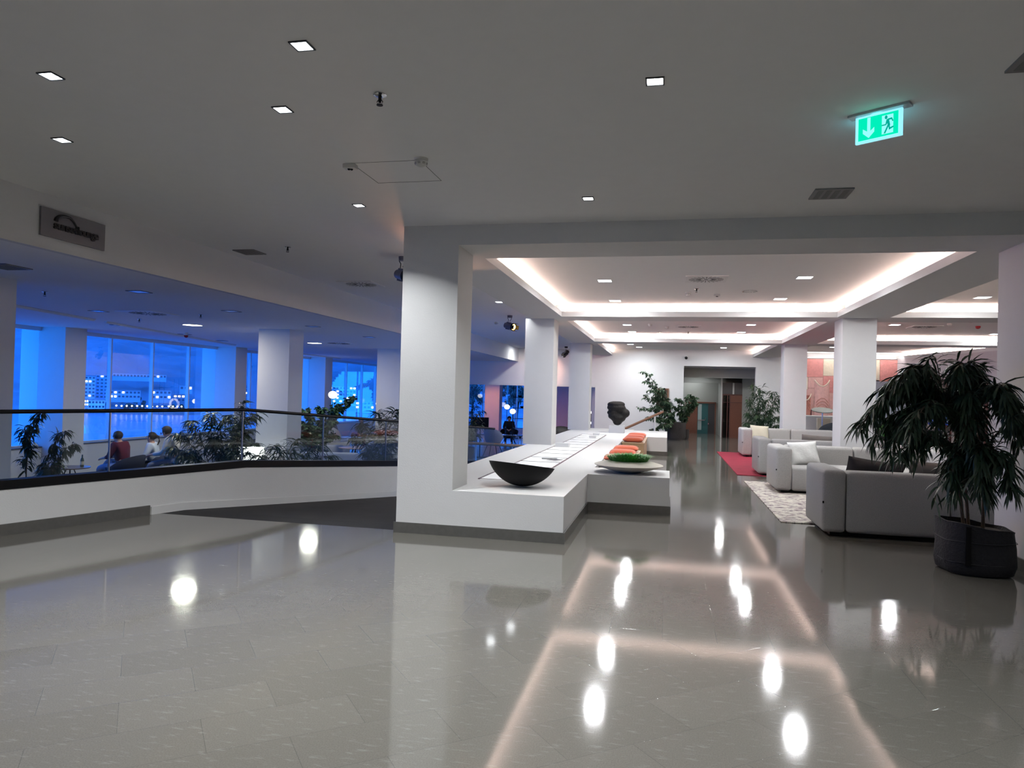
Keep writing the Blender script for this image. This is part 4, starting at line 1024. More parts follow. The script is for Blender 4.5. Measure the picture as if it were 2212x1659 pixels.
# ================================================================== BACK OF THE LOBBY, SOFA SIDE
def hanging():
    root = thing('wall_hanging', 'large rose and cream quilted wall hanging with folded panels behind the sofas', 'wall hanging', (6.3, 27.26, .85))
    rnd = random.Random(8)
    cs = [mat('rose_cloth', (.64, .27, .25), .9, var=.25, vscale=12, bump=.6, bscale=30), mat('pale_cream_cloth', (.74, .64, .50), .9, var=.15, vscale=12, bump=.6, bscale=30),
          mat('dusty_pink_cloth', (.68, .40, .36), .9, var=.22, vscale=12, bump=.6, bscale=30), mat('terracotta_cloth', (.52, .23, .18), .9, var=.3, vscale=9, bump=.7, bscale=26), mat('plum_cloth', (.10, .02, .035), .9, var=.3)]
    q = MB(); q.box(4.55, 8.0, 27.26, 27.29, .85, 3.0); q.build('backing', cs[2], root)
    q = MB(); q.box(4.50, 8.05, 27.24, 27.29, 3.02, 3.06); q.build('hanging_rail', WHITEP, root)
    x = 4.55; k = 0
    for (x0, x1, z0, z1, c) in ((4.55, 5.35, 2.35, 3.0, 0), (5.35, 6.1, 2.4, 3.0, 1), (6.1, 7.2, 2.2, 3.0, 1), (7.2, 8.0, 2.3, 3.0, 0), (4.55, 4.85, 1.9, 2.35, 1), (4.85, 5.35, 1.95, 2.35, 2), (5.35, 6.1, 1.8, 2.4, 0), (6.1, 7.0, 1.5, 2.2, 2), (7.0, 8.0, 1.6, 2.3, 3), (4.55, 5.0, .85, 1.2, 4), (6.1, 8.0, .85, 1.55, 3)):
        q = MB(); q.box(x0 + .004, x1 - .004, 27.235, 27.262, z0 + .004, z1 - .004, .008, 2); q.build('patch', cs[c], root)
    # tall folded tubes with a scooped top
    for (xc, w, zt, c) in ((5.32, .50, 2.25, 2), (5.95, .48, 2.15, 2), (4.80, .32, 1.75, 3), (6.6, .5, 2.0, 2), (7.3, .5, 2.1, 3)):
        q = MB(); n_ = 14; rows = []
        for i in range(n_ + 1):
            t = i / n_ * 2 - 1; y = 27.235 - .10 * math.sqrt(max(0, 1 - t * t)); zz = zt - .22 * (1 - t * t)
            rows.append([q.bm.verts.new((xc + t * w / 2, y, z)) for z in (1.0, 1.35, 1.7, zz - .05, zz)] )
        for a, b in zip(rows, rows[1:]):
            for k in range(4): q.bm.faces.new((a[k], b[k], b[k + 1], a[k + 1]))
        q.open = True; q.build('folded_tube', cs[c], root, True, ang=80)
        q = MB(); q.tube([(xc + (i / 10 - .5) * w, 27.225 - .105 * math.sqrt(max(0, 1 - (i / 5 - 1) ** 2)), zt - .22 * (1 - (i / 5 - 1) ** 2)) for i in range(11)], .022, 6); q.build('scooped_hem', cs[1], root, True)
        q = MB()
        for k in range(4): q.tube([(xc + (i / 8 - .5) * w * .8, 27.22 - .105 * math.sqrt(max(0, 1 - (i / 4 * .8 - .8) ** 2)), 1.12 + k * .11 + .16 * (1 - (i / 4 - 1) ** 2)) for i in range(9)], .010, 5)
        q.build('arched_stitching', cs[3], root, True)
hanging()
q = MB(); q.box(4.3, 5.6, 25.2, 25.7, 0, .98); q.box(4.3, 5.6, 25.15, 25.75, .98, 1.02)
tag(q.build('white_counter', WHITEP), 'low white counter in front of the wall hanging', 'counter')
def tilt_table():
    root = thing('side_table', 'tilted oval grey green table top on a thin stem', 'table', (4.72, 24.0, 0))
    q = MB(); vs = q.lathe([(.001, 0), (.32, 0), (.33, .01), (.32, .02), (.001, .02)], seg=36); q.xf(Matrix.Translation((4.72, 24.0, 1.21)) @ Matrix.Rotation(math.radians(14), 4, 'X')); q.build('table_top', mat('grey_green', (.14, .17, .15), .4), root, True)
    q = MB(); q.cyl((4.72, 24.0, 0.02), (4.72, 24.0, 1.2), .02, seg=10); q.build('stem_leg', CHROME, root, True)
    q = MB(); q.cyl((4.72, 24.0, 0), (4.72, 24.0, .02), .16, seg=20); q.build('foot_plate', CHROME, root, True)
tilt_table()
q = MB(); q.box(4.75, 5.15, 24.9, 25.1, 0, .95); o = q.build('cream_pedestal', mat('cream_box', (.62, .57, .45), .7)); tag(o, 'upright cream block behind the purple shell chair', 'pedestal')
def shell_chair(name, label, loc, rz, m, base='legs', w=.34, h=.80, sh=.42, group=None, cat='chair'):
    root = thing(name, label, cat, loc, rz, group)
    q = MB(); q.open = True; n_ = 16; rows = []
    for i in range(n_ + 1):
        a = PI * (-.12 + 1.24 * i / n_); ca, sa = math.cos(a), math.sin(a)
        top = sh + (h - sh) * max(0, math.sin(a)) ** .7 + .14 * (1 - max(0, math.sin(a)))
        rows.append([q.bm.verts.new((w * k_ * ca, -w * k_ * sa * .95, z)) for k_, z in ((.25, sh - .12), (.75, sh - .09), (.98, sh + .02), (1.05, (sh + top) / 2), (1.12, top))])
    for a, b in zip(rows, rows[1:]):
        for k in range(4): q.bm.faces.new((a[k], b[k], b[k + 1], a[k + 1]))
    o = q.build('shell', m, root, True, True, 80); md = o.modifiers.new('t', 'SOLIDIFY'); md.thickness = .03
    q = MB(); q.lathe([(.001, sh - .10), (w * .9, sh - .08), (w * .96, sh - .02), (w * .8, sh + .03), (.001, sh + .04)], seg=24); q.build('seat', m, root, True, True, 60)
    if base == 'legs':
        for sx_ in (-1, 1):
            for sy_ in (-1, 1):
                q = MB(); q.cyl((sx_ * w * .45, sy_ * w * .45, sh - .1), (sx_ * w * .95, sy_ * w * .9, 0), .012, .009, 8); q.build('leg', BLACK, root, True, True)
    else:
        q = MB(); q.cyl((0, 0, .02), (0, 0, sh - .1), .03, seg=12); q.lathe([(.001, 0), (.24, 0), (.23, .02), (.001, .03)], seg=24); q.build('pedestal', CHROME, root, True, True)
    return root
shell_chair('shell_chair', 'small slate blue shell chair beyond the farthest sofa', (4.72, 23.1, 0), .4, mat('slate_fabric', (.035, .05, .065), .9), w=.30, h=.88, sh=.45, group='shell chairs beyond the sofas')
shell_chair('shell_chair', 'purple shell chair with a curled back next to the slate blue one', (5.50, 22.6, 0), -.3, mat('purple_fabric', (.085, .022, .075), .9), w=.36, h=.98, sh=.45, group='shell chairs beyond the sofas')
root = thing('black_cabinet', 'low black cabinet behind the plant, beyond the sofa pillar', 'cabinet', (5.4, 18.6, 0))
q = MB(); q.box(4.62, 6.3, 18.35, 18.85, .03, .86, .01, 2); q.build('body', BLACK, root); q = MB(); q.box(4.58, 6.34, 18.31, 18.89, .86, .89, .004, 2); q.build('worktop', BLACK, root)
for k in range(3):
    q = MB(); q.box(4.65 + k * .55, 5.17 + k * .55, 18.335, 18.35, .08, .82); q.build('door', mat('black_gloss', (.01, .01, .012), .2), root)
root = thing('long_table', 'white table behind the sofa carrying a small planter', 'table', (5.0, 16.9, 0))
q = MB(); q.box(4.35, 5.9, 16.55, 17.25, .55, .585, .008, 2); q.build('table_top', WHITEP, root)
for x in (4.45, 5.8):
    for y in (16.65, 17.15):
        q = MB(); q.cyl((x, y, 0), (x, y, .55), .02, seg=8); q.build('leg', WHITEP, root, True)
root = thing('small_planter', 'square dark planter with an upright bright green plant on the white table', 'potted plant', (4.62, 16.95, .587))
q = MB(); q.box(4.50, 4.76, 16.84, 17.08, .587, .77, .008, 2); q.build('pot', BAG, root)
q = MB(); q.box(4.52, 4.74, 16.86, 17.06, .765, .775); q.build('soil', SOIL, root)
grass((4.63, 16.96, .775), .09, 700, .18, .36, LEAF3, root, 5, .35, .0, .006)
q = MB(); q.box(6.9, 7.5, 21.4, 21.45, .95, 1.35); q.box(7.16, 7.22, 21.45, 21.5, 0, 1.0); q.box(6.95, 7.45, 21.3, 21.6, 0, .02)
tag(q.build('blue_display_board', mat('bright_blue', (.03, .10, .62), .4)), 'bright blue board on a stand glimpsed through the drooping leaves', 'display board')
q = MB(); q.box(6.0, 7.2, 23.6, 23.7, .02, 2.15); tag(q.build('pale_partition', mat('pale_blue_panel', (.50, .56, .66), .4)), 'pale free standing panel behind the leaves', 'panel')

# ================================================================== PEOPLE
SKIN = mat('skin', (.52, .30, .22), .6, var=.06, spec=.3)
def skin_obj(name, graph, m, parent, lvl=2):
    """graph: {key: (pos, radius or (rx, ry), parent_key)}; first key is the root."""
    bm = bmesh.new(); sl_ = bm.verts.layers.skin.verify(); vv = {}
    for i, (k, (p, r, par)) in enumerate(graph.items()):
        v = bm.verts.new(p); vv[k] = v; r = (r, r) if isinstance(r, (int, float)) else r
        v[sl_].radius = r; v[sl_].use_root = (i == 0); v[sl_].use_loose = False
        if par: bm.edges.new((vv[par], v))
    me = bpy.data.meshes.new(name); bm.to_mesh(me); bm.free(); me.materials.append(m)
    o = bpy.data.objects.new(name, me); COL.objects.link(o); o.parent = parent
    s_ = o.modifiers.new('skin', 'SKIN'); s_.use_smooth_shade = True
    u_ = o.modifiers.new('sub', 'SUBSURF'); u_.levels = lvl; u_.render_levels = lvl
    return o
def person(label, loc, rz, shirt, trousers, hair, lean=.25, look=0.0, nod=0.0, seat=.44, s=1.0, pony=False, cross=False, sleeves=1.0, group=None):
    root = thing('person', label, 'person', loc, rz, group); root.scale = (s, s, s)
    V = Vector; hip = V((0, 0, seat + .10))
    def up(t, x=0.0, f=0.0): return hip + V((x, f + math.sin(lean) * t, math.cos(lean) * t))
    chest, neck = up(.36), up(.50); hd = neck + V((math.sin(look) * .03, .05 + .06 * nod, .115 - .03 * nod))
    sh = {sd: up(.46, sd * .175) for sd in (-1, 1)}
    el = {sd: up(.20, sd * .235, .12) for sd in (-1, 1)}
    wr = {sd: V((sd * .06, .40 + math.sin(lean) * .2, seat + .24)) for sd in (-1, 1)}
    kn = {-1: V((-.13, .46, seat + .05)), 1: V((.13, .44, seat + (.17 if cross else .05)))}
    an = {-1: V((-.14, .44, .09)), 1: V((-.02 if cross else .15, .62 if cross else .42, .20 if cross else .09))}
    g = {'pelvis': (hip, (.15, .12), None), 'waist': (up(.18), (.125, .10), 'pelvis'), 'chest': (chest, (.15, .11), 'waist'), 'neckb': (neck, (.060, .058), 'chest')}
    fw = V((math.sin(look), math.cos(look), -.35 * nod)).normalized()
    g['jaw'] = (neck + (hd - neck) * .55 + fw * .02, (.062, .07), 'neckb'); g['skull'] = (hd + fw * .005, (.078, .092), 'jaw'); g['crown'] = (hd + V((0, -.01, .065)), (.055, .065), 'skull')
    for sd in (-1, 1):
        k = 'l' if sd < 0 else 'r'
        g[k + 'sh'] = (sh[sd], .062, 'chest'); g[k + 'el'] = (el[sd], .043, k + 'sh'); g[k + 'wr'] = (wr[sd], (.028, .022), k + 'el')
        d = (wr[sd] - el[sd]).normalized(); sd_ = V((-sd, 0, 0)); pm = wr[sd] + d * .055; g[k + 'pm'] = (pm, (.036, .018), k + 'wr')
        cx_ = d.cross(sd_).normalized()
        side = cx_.cross(d).normalized()
        for f_ in range(4):
            b_ = pm + side * (f_ - 1.5) * .019 + d * .030; ln = (.062, .072, .068, .052)[f_]
            p1 = b_ + d * ln * .5 + V((0, 0, -.006)); p2 = p1 + (d * .6 + V((0, 0, -.7))).normalized() * ln * .5
            g[k + 'f%da' % f_] = (b_, .0095, k + 'pm'); g[k + 'f%db' % f_] = (p1, .0085, k + 'f%da' % f_); g[k + 'f%dc' % f_] = (p2, .007, k + 'f%db' % f_)
        t1 = wr[sd] + d * .03 + side * .034 * 1; g[k + 't1'] = (t1, .011, k + 'wr'); g[k + 't2'] = (t1 + d * .035 + side * .012, .009, k + 't1')
        hp = hip + V((sd * .09, .02, -.02))
        g[k + 'hp'] = (hp, .095, 'pelvis'); g[k + 'kn'] = (kn[sd], .062, k + 'hp'); g[k + 'cf'] = (kn[sd].lerp(an[sd], .35) + V((0, -.02, 0)), .055, k + 'kn'); g[k + 'an'] = (an[sd], .038, k + 'cf'); g[k + 'to'] = (an[sd] + V((0, .15, -.045)), (.045, .025), k + 'an')
    skin_obj('body', g, SKIN, root, 1)
    ts = {k: v for k, v in g.items() if k in ('pelvis', 'waist', 'chest')}
    ts['pelvis'] = (hip + V((0, 0, .02)), (.175, .15), None); ts['waist'] = (up(.18), (.16, .14), 'pelvis'); ts['chest'] = (chest, (.195, .155), 'waist'); ts['col'] = (up(.475), (.11, .10), 'chest')
    for sd in (-1, 1):
        k = 'l' if sd < 0 else 'r'; ts[k + 's'] = (sh[sd], .088, 'chest'); ts[k + 'e'] = (el[sd], .064, k + 's'); ts[k + 'w'] = (el[sd].lerp(wr[sd], .35 + .55 * sleeves), .042, k + 'e')
    skin_obj('shirt', ts, shirt, root, 1)
    tr = {'pelvis': (hip + V((0, 0, -.01)), (.16, .13), None)}
    for sd in (-1, 1):
        k = 'l' if sd < 0 else 'r'; tr[k + 'h'] = (hip + V((sd * .09, .03, -.02)), .105, 'pelvis'); tr[k + 'k'] = (kn[sd], .076, k + 'h'); tr[k + 'c'] = (kn[sd].lerp(an[sd], .4) + V((0, -.01, 0)), .066, k + 'k'); tr[k + 'a'] = (an[sd] + V((0, 0, .03)), .052, k + 'c')
    skin_obj('trousers', tr, trousers, root, 1)
    for sd in (-1, 1):
        q = MB(); a_ = an[sd]; q.sph((a_.x, a_.y + .07, max(a_.z - .05, .035)), .075, 12, (.65, 1.7, .5)); q.build('shoe', BLACK, root, True, True)
    q = MB(); R_ = Matrix.Translation(hd) @ Matrix.Rotation(-look, 4, 'Z') @ Matrix.Rotation(-.3 * nod, 4, 'X')
    vs = q.sph((0, -.022, .040), .104, 18, (.92, 1.0, .92))
    kill = [v for v in q.bm.verts if (v.co.y > .035 and v.co.z < .075) or v.co.z < -.045]
    bmesh.ops.delete(q.bm, geom=kill, context='VERTS')
    if pony: q.tube([(0, -.10, .06), (0, -.17, .03), (0, -.19, -.06), (0, -.16, -.15)], .032, 8, .012)
    q.xf(R_); q.build('hair', hair, root, True, True, 80)
    q = MB()
    q.sph((0, .098, .000), .013, 8, (.8, 1.1, 1.3)); q.xf(R_); q.build('nose', SKIN, root, True, True)
    q = MB(); q.sph((-.03, .083, .022), .0095, 8); q.sph((.03, .083, .022), .0095, 8); q.xf(R_); q.build('eyes', mat('eye_dark', (.03, .02, .02), .3), root, True, True)
    q = MB(); q.box(-.022, .022, .084, .090, -.040, -.034, .002, 1); q.xf(R_); q.build('mouth', mat('lip', (.35, .12, .10), .5), root, True, True)
    q = MB(); q.sph((-.082, .0, .0), .02, 8, (.45, .8, 1.3)); q.sph((.082, .0, .0), .02, 8, (.45, .8, 1.3)); q.xf(R_); q.build('ears', SKIN, root, True, True)
    return root
HAIR = mat('dark_hair', (.020, .013, .010), .6, var=.3, bump=.8, bscale=80)
def face(dx, dy): return math.atan2(-dx, dy)          # rotation that turns local +Y to (dx, dy)
NAVY = mat('navy_cloth', (.008, .011, .028), .9); JEANS = mat('washed_denim', (.30, .36, .47), .9, var=.15); MAROON = mat('maroon_knit', (.11, .008, .022), .9, var=.1, bump=.4, bscale=150)
person('man in a maroon sweater and pale jeans seated with his hands together by the window', (-11.31, 13.27, ZF), face(-1, -.10), MAROON, JEANS, HAIR, .22, .15, .15, sleeves=.35, cross=True)
person('woman with a ponytail and white shirt seated in profile', (-10.95, 13.75, ZF), face(-.95, -.45), mat('white_cotton', (.62, .66, .74), .9), NAVY, HAIR, .10, .1, -.3, seat=.43, s=.97, pony=True)
person('man in a cream jacket bending his head down beside the ponytailed woman', (-9.98, 13.20, ZF), face(-.9, -.35), mat('cream_jacket', (.52, .49, .44), .9), mat('grey_trousers', (.16, .16, .18), .9), HAIR, .22, .1, .9, seat=.56, s=1.04)
person('person in a grey shirt seen from behind in the cream high backed chair', (-11.7, 23.6, ZF), face(-.15, 1), mat('slate_shirt', (.10, .11, .15), .9), NAVY, HAIR, .05, 0, 0)
person('person with a plaid jacket facing us across the round table at the last window', (-10.95, 24.6, ZF), face(.35, -.95), mat('plaid_jacket', (.30, .28, .33), .9, var=.7, vscale=30), mat('dark_red_trousers', (.12, .01, .02), .9), HAIR, .15, 0, .2)
person('person dressed in black seated under the globe lamps beyond the opening', (-6.9, 31.4, ZF), face(.2, -1), mat('black_top', (.010, .010, .012), .9), NAVY, HAIR, .15, 0, .3)

# ================================================================== LOUNGE FURNITURE
def lz(x, y): return (x, y, ZF)
SHB = mat('blue_grey_fabric', (.20, .24, .33), .9); SHC = mat('stone_fabric', (.42, .40, .38), .9); SHN = mat('navy_fabric', (.012, .016, .035), .9)
shell_chair('lounge_chair', 'navy lounge chair under the man in maroon', lz(-11.28, 13.25), face(-1, -.10), SHN, w=.36, h=.78, sh=.40, group='lounge chairs')
shell_chair('lounge_chair', 'navy lounge chair under the woman with the ponytail', lz(-10.9, 13.8), face(-.95, -.45), SHN, w=.36, h=.72, sh=.38, group='lounge chairs')
shell_chair('lounge_chair', 'stone coloured stool chair under the man in cream', lz(-9.95, 13.22), face(-.9, -.35), SHC, w=.33, h=.70, sh=.50, group='lounge chairs')
shell_chair('lounge_chair', 'cream high backed chair near the last window seen from behind', lz(-11.7, 23.6), face(-.15, 1), mat('cream_fabric', (.56, .53, .48), .9), w=.36, h=.98, sh=.42, group='lounge chairs')
shell_chair('lounge_chair', 'stone lounge chair under the person in plaid', lz(-10.95, 24.66), face(.35, -.95), SHC, w=.35, h=.74, sh=.42, group='lounge chairs')
shell_chair('lounge_chair', 'pale blue lounge chair beside the palm near the portal pillar', lz(-9.6, 24.0), face(-.8, .2), SHB, w=.34, h=.86, sh=.42, group='lounge chairs')
shell_chair('lounge_chair', 'blue grey chair pushed to the wooden round table', lz(-8.15, 19.3), face(-.6, .6), SHB, w=.34, h=.82, sh=.43, group='lounge chairs')
shell_chair('lounge_chair', 'brown lounge chair at the side of the leafy shrub', lz(-11.6, 22.3), face(.9, .2), mat('rust_fabric', (.16, .05, .035), .9), w=.34, h=.84, sh=.42, group='lounge chairs')
shell_chair('lounge_chair', 'dark leather chair glimpsed between the two plinth pillars', lz(-3.65, 26.3), face(.5, -.8), mat('dark_leather', (.012, .012, .014), .5), w=.40, h=1.12, sh=.6, group='lounge chairs')
shell_chair('lounge_chair', 'blue chair with a square back seen above the wooden handrail', lz(-6.1, 25.2), face(.2, 1), SHB, w=.30, h=1.02, sh=.6, group='lounge chairs')
shell_chair('lounge_chair', 'black chair under the person dressed in black', lz(-6.9, 31.45), face(.2, -1), mat('black_top', (.010, .010, .012), .9), w=.34, h=.7, sh=.42, group='lounge chairs')
def round_table(label, x, y, r, h, m, legm=BLACK):
    root = thing('round_table', label, 'table', lz(x, y)); z = ZF + h
    q = MB(); q.lathe([(.001, -.022), (r - .01, -.022), (r, -.012), (r, 0), (.001, 0)], c=(x, y, z), seg=36); q.build('table_top', m, root, True)
    for k in range(4):
        a = PI / 4 + k * PI / 2; q = MB(); q.cyl((x + .06 * math.cos(a), y + .06 * math.sin(a), z - .02), (x + r * .62 * math.cos(a), y + r * .62 * math.sin(a), ZF), .011, seg=8); q.build('leg', legm, root, True)
round_table('dark round table with a beer bottle beside the man in maroon', -12.25, 12.85, .38, .50, mat('walnut', (.12, .07, .045), .4))
round_table('pale wooden round table in the middle of the lounge', -8.95, 19.8, .52, .58, WOOD)
round_table('white round table between the two talking people', -10.9, 23.9 - .25, .36, .60, WHITEP)
BOT = mat('green_bottle', (.008, .03, .016), .12)
root = thing('beer_bottle', 'dark green beer bottle with a pale label on the walnut table', 'bottle', (-12.05, 12.95, ZF + .50))
q = MB(); q.lathe([(.001, 0), (.034, 0), (.036, .01), (.036, .14), (.028, .175), (.015, .20), (.0135, .26), (.001, .262)], c=(-12.05, 12.95, ZF + .501), seg=20); q.build('bottle_body', BOT, root, True)
q = MB(); q.lathe([(.0365, .05), (.0368, .05), (.0368, .12), (.0365, .12), (.0365, .05)], c=(-12.05, 12.95, ZF + .501), seg=20); q.build('bottle_label', mat('cream_paper', (.55, .5, .35), .7), root, True)
root = thing('drinking_glass', 'clear drinking glass at the edge of the walnut table', 'glass', (-12.45, 12.8, ZF + .501))
q = MB(); q.lathe([(.001, .004), (.03, .004), (.036, .11), (.034, .11), (.028, .008), (.001, .008)], c=(-12.45, 12.8, ZF + .50), seg=20); q.build('tumbler', CASEGLASS, root, True)
# dark coat over a chair
q = MB(); rn = random.Random(3)
q.sph((-10.55, 13.60, ZF + .55), .29, 20, (.8, 1.15, .75))
for v in q.bm.verts: v.co += Vector((rn.uniform(-1, 1), rn.uniform(-1, 1), rn.uniform(-1, 1))) * .018
o = q.build('dark_coat', SHN, smooth=True, ang=80); tag(o, 'dark navy coat heaped over the chairs between the seated people', 'coat')
def lounge_sofa(label, x, y, rz, w, m, h=.74):
    root = thing('lounge_sofa', label, 'sofa', lz(x, y), rz)
    q = MB(); q.box(-w / 2, w / 2, -.38, .42, .12, .42, .06, 4); q.build('seat', m, root, True, True)
    q = MB(); q.box(-w / 2, w / 2, -.46, -.24, .12, h, .08, 4); q.build('backrest', m, root, True, True)
    for sx_ in (-1, 1):
        q = MB(); a = sx_ * (w / 2 - .09); q.box(a - .09, a + .09, -.42, .42, .12, .56, .06, 4); q.build('armrest', m, root, True, True)
    for sx_ in (-1, 1):
        for sy_ in (-1, 1):
            q = MB(); q.cyl((sx_ * (w / 2 - .12), sy_ * .32, 0), (sx_ * (w / 2 - .12), sy_ * .32, .14), .018, seg=8); q.build('leg', BLACK, root, True, True)
PB = mat('pale_blue_wool', (.44, .47, .54), .95, bump=.5, bscale=200); PG = mat('pale_grey_wool', (.50, .48, .46), .95, bump=.5, bscale=200)
lounge_sofa('pale cream sofa top showing below the seated trio', -9.35, 11.85, face(-.7, .6), 1.5, PG, .66)
lounge_sofa('pale grey curved sofa in the middle of the lounge', -10.35, 21.2, face(.9, .3), 1.7, PG)
lounge_sofa('pale blue sofa low in front of the wooden round table', -8.55, 17.4, face(-.3, 1), 1.5, PB, .66)
lounge_sofa('dark lounge sofa beside the leafy shrub', -11.8, 19.2, face(.9, .1), 1.3, SHN, .7)
# glowing white lantern
root = thing('floor_lantern', 'bright white glowing floor lantern behind the palm fronds', 'lamp', lz(-8.18, 13.08))
q = MB(); q.box(-8.40, -7.95, 12.95, 13.20, ZF + .06, .28, .02, 2); q.build('glowing_shade', glow('lantern_white', (1.0, .98, .96), 2.2), root)
q = MB(); q.box(-8.42, -7.93, 12.93, 13.22, ZF, ZF + .06, .01, 2); q.build('lantern_base', BLACK, root)
root = thing('pendant_lamp', 'flat dark pendant lamp over the glowing lantern', 'lamp', (-9.0, 14.9, .12))
q = MB(); q.lathe([(.001, .10), (.05, .10), (.10, .02), (.26, -.02), (.26, -.04), (.001, -.03)], c=(-9.0, 14.9, .22), seg=28); q.build('lamp_shade', mat('brown_shade', (.06, .05, .045), .5), root, True)
q = MB(); q.tube([(-9.0, 14.9, .32), (-8.98, 15.0, 1.5), (-8.95, 15.0, ZL)], .004, 6); q.build('cable', BLACK, root)
for (x, y, z, r, lab) in ((-6.75, 30.2, .90, .12, 'round white globe lamp beyond the opening, higher of two'), (-6.45, 30.0, .72, .13, 'round white globe lamp beyond the opening, lower one beside the shelf'), (-9.6, 31.5, .80, .16, 'white globe lamp half hidden behind the portal pillar edge'), (-12.6, 25.6, 1.25, .17, 'white globe lamp shining near the last lounge window')):
    root = thing('floor_lamp', lab, 'lamp', lz(x, y))
    q = MB(); q.sph((x, y, z), r, 16, (1, 1, .85)); q.build('globe', glow('globe_white', (1, .97, .9), 4.0), root, True)
    q = MB(); q.cyl((x, y, ZF + .02), (x, y, z - r * .8), .012, seg=8); q.build('pole', BLACK, root, True)
    q = MB(); q.cyl((x, y, ZF), (x, y, ZF + .02), .14, seg=20); q.build('foot_plate', BLACK, root, True)
# shelf unit with small bowls
root = thing('open_shelf', 'tall black open shelf beyond the opening at the plinth pillar edge', 'shelf', lz(-5.8, 29.0))
for x in (-6.18, -5.42):
    for y in (28.85, 29.15):
        q = MB(); q.cyl((x, y, ZF), (x, y, 1.75), .012, seg=6); q.build('upright', BLACK, root)
zs = (-.35, .05, .45, .88, 1.32)
for z in zs:
    q = MB(); q.box(-6.2, -5.4, 28.83, 29.17, z, z + .02); q.build('shelf_board', BLACK, root)
for i, (x, z) in enumerate(((-5.85, .90), (-5.9, -.33), (-5.6, .47), (-5.95, 1.34))):
    q = MB(); q.lathe([(.001, 0), (.05, 0), (.10, .07), (.095, .07), (.045, .01), (.001, .01)], c=(x, 29.0, z + .001), seg=20)
    tag(q.build('small_bowl', BLACK, smooth=True), 'small dark bowl on the %s board of the black open shelf' % ('second highest', 'lowest', 'middle', 'top')[i], 'bowl', 'bowls on the open shelf')
# screen, planter and glass table in the opening
root = thing('screen_on_stand', 'black screen on a stand beyond the wooden handrail', 'screen', lz(-6.3, 24.6))
q = MB(); q.box(-6.75, -6.15, 24.58, 24.64, .26, .62, .006, 2); q.build('display_panel', BLACK, root); q = MB(); q.cyl((-6.45, 24.62, ZF + .02), (-6.45, 24.62, .28), .02, seg=8); q.build('pole', BLACK, root); q = MB(); q.box(-6.7, -6.2, 24.45, 24.8, ZF, ZF + .02); q.build('foot_plate', BLACK, root)
root = thing('glass_table', 'dark glass topped table beyond the wooden handrail', 'table', lz(-6.0, 26.0))
q = MB(); q.box(-7.4, -5.2, 25.7, 26.4, -.08, -.05, .005, 2); q.build('table_top', mat('dark_table_glass', (.05, .06, .07), .1), root)
for x in (-7.3, -5.3):
    for y in (25.8, 26.3):
        q = MB(); q.cyl((x, y, ZF), (x, y, -.08), .02, seg=6); q.build('leg', STEEL, root)
q = MB(); q.box(-4.3, -3.0, 33.0, 33.2, ZF, .75); o = q.build('black_cabinet', BLACK); tag(o, 'black cabinet in the slit beside the far white wall', 'cabinet')
root = thing('ring_lamp', 'white ring shaped lamp in the slit beside the far white wall', 'lamp', lz(-3.35, 32.6))
q = MB(); q.tube([(-3.35 + .24 * math.cos(k * PI / 16), 32.6, .48 + .24 * math.sin(k * PI / 16)) for k in range(33)], .055, 10); q.build('ring', glow('ring_white', (1, .98, .95), 1.6), root, True)
q = MB(); q.cyl((-3.35, 32.6, ZF), (-3.35, 32.6, .2), .02, seg=8); q.build('pole', BLACK, root)
# plants of the lounge
GPOT = mat('grey_pot', (.10, .10, .105), .6)
F = ZF
shrub('potted_plant', 'hanging leafy plant beside the nearest lounge pillar', (-9.35, 9.0, F), (.22, .4), [(-9.0, 8.9, 1.05), (-8.85, 9.2, .75), (-8.75, 9.2, .55), (-8.8, 9.0, .25), (-9.0, 9.1, .1), (-9.2, 8.8, .8), (-8.95, 9.0, -.1)], LEAF, .17, 0.030, 1.5, 31, GPOT, 28, .08)
shrub('potted_plant', 'wide dark arching plant in front of the lounge window behind the glass', (-8.9, 12.9, F), (.28, .45), [(-9.6, 12.5, .25), (-9.4, 12.4, .55), (-9.1, 12.4, .80), (-8.8, 12.6, .95), (-8.6, 12.9, .90), (-8.4, 13.2, .85), (-8.2, 13.3, .95), (-8.35, 13.0, .55), (-8.7, 12.6, .45), (-9.2, 12.3, .15), (-8.5, 12.8, .15), (-8.9, 12.5, -.05), (-9.5, 12.2, -.05), (-8.1, 13.2, .35)], LEAF, .30, 0.037, 1.7, 32, GPOT, 112, 0)
shrub('potted_plant', 'tall dark plant standing where the handrail bends', (-8.25, 12.6, F), (.22, .45), [(-8.1, 12.6, 1.10), (-8.0, 12.8, .95), (-8.25, 12.5, .9), (-7.95, 12.7, .65), (-8.2, 12.5, .45), (-7.95, 12.6, .2), (-8.2, 12.8, 1.2)], LEAF, .24, 0.037, 1.4, 33, GPOT, 52, 0)
shrub('potted_palm', 'low palm with long arching fronds in front of the lounge pillar', (-7.5, 13.2, F), (.26, .35), [(-8.0, 12.6, -.05), (-7.9, 12.8, .15), (-7.6, 12.9, .35), (-7.3, 13.3, .45), (-7.0, 13.7, .35), (-6.8, 14.0, .10), (-7.2, 13.0, .05), (-7.5, 12.7, -.1), (-6.8, 13.8, -.15), (-7.0, 13.2, -.15)], LEAF, .42, 0.027, 1.6, 34, GPOT, 88, 0)
shrub('potted_shrub', 'broad leafy shrub beyond the lounge pillar', (-9.9, 19.2, F), (.30, .5), [(-10.4, 18.6, .70), (-10.1, 18.8, .85), (-9.8, 19.2, .90), (-9.5, 19.6, .95), (-9.3, 20.0, 1.15), (-9.2, 20.2, 1.25), (-10.2, 18.8, .45), (-9.9, 19.0, .35), (-9.5, 19.4, .55), (-9.8, 19.1, .0), (-9.5, 19.5, .1), (-10.3, 18.7, .15)], LEAF2, .12, 0.088, .8, 35, GPOT, 48, .16)
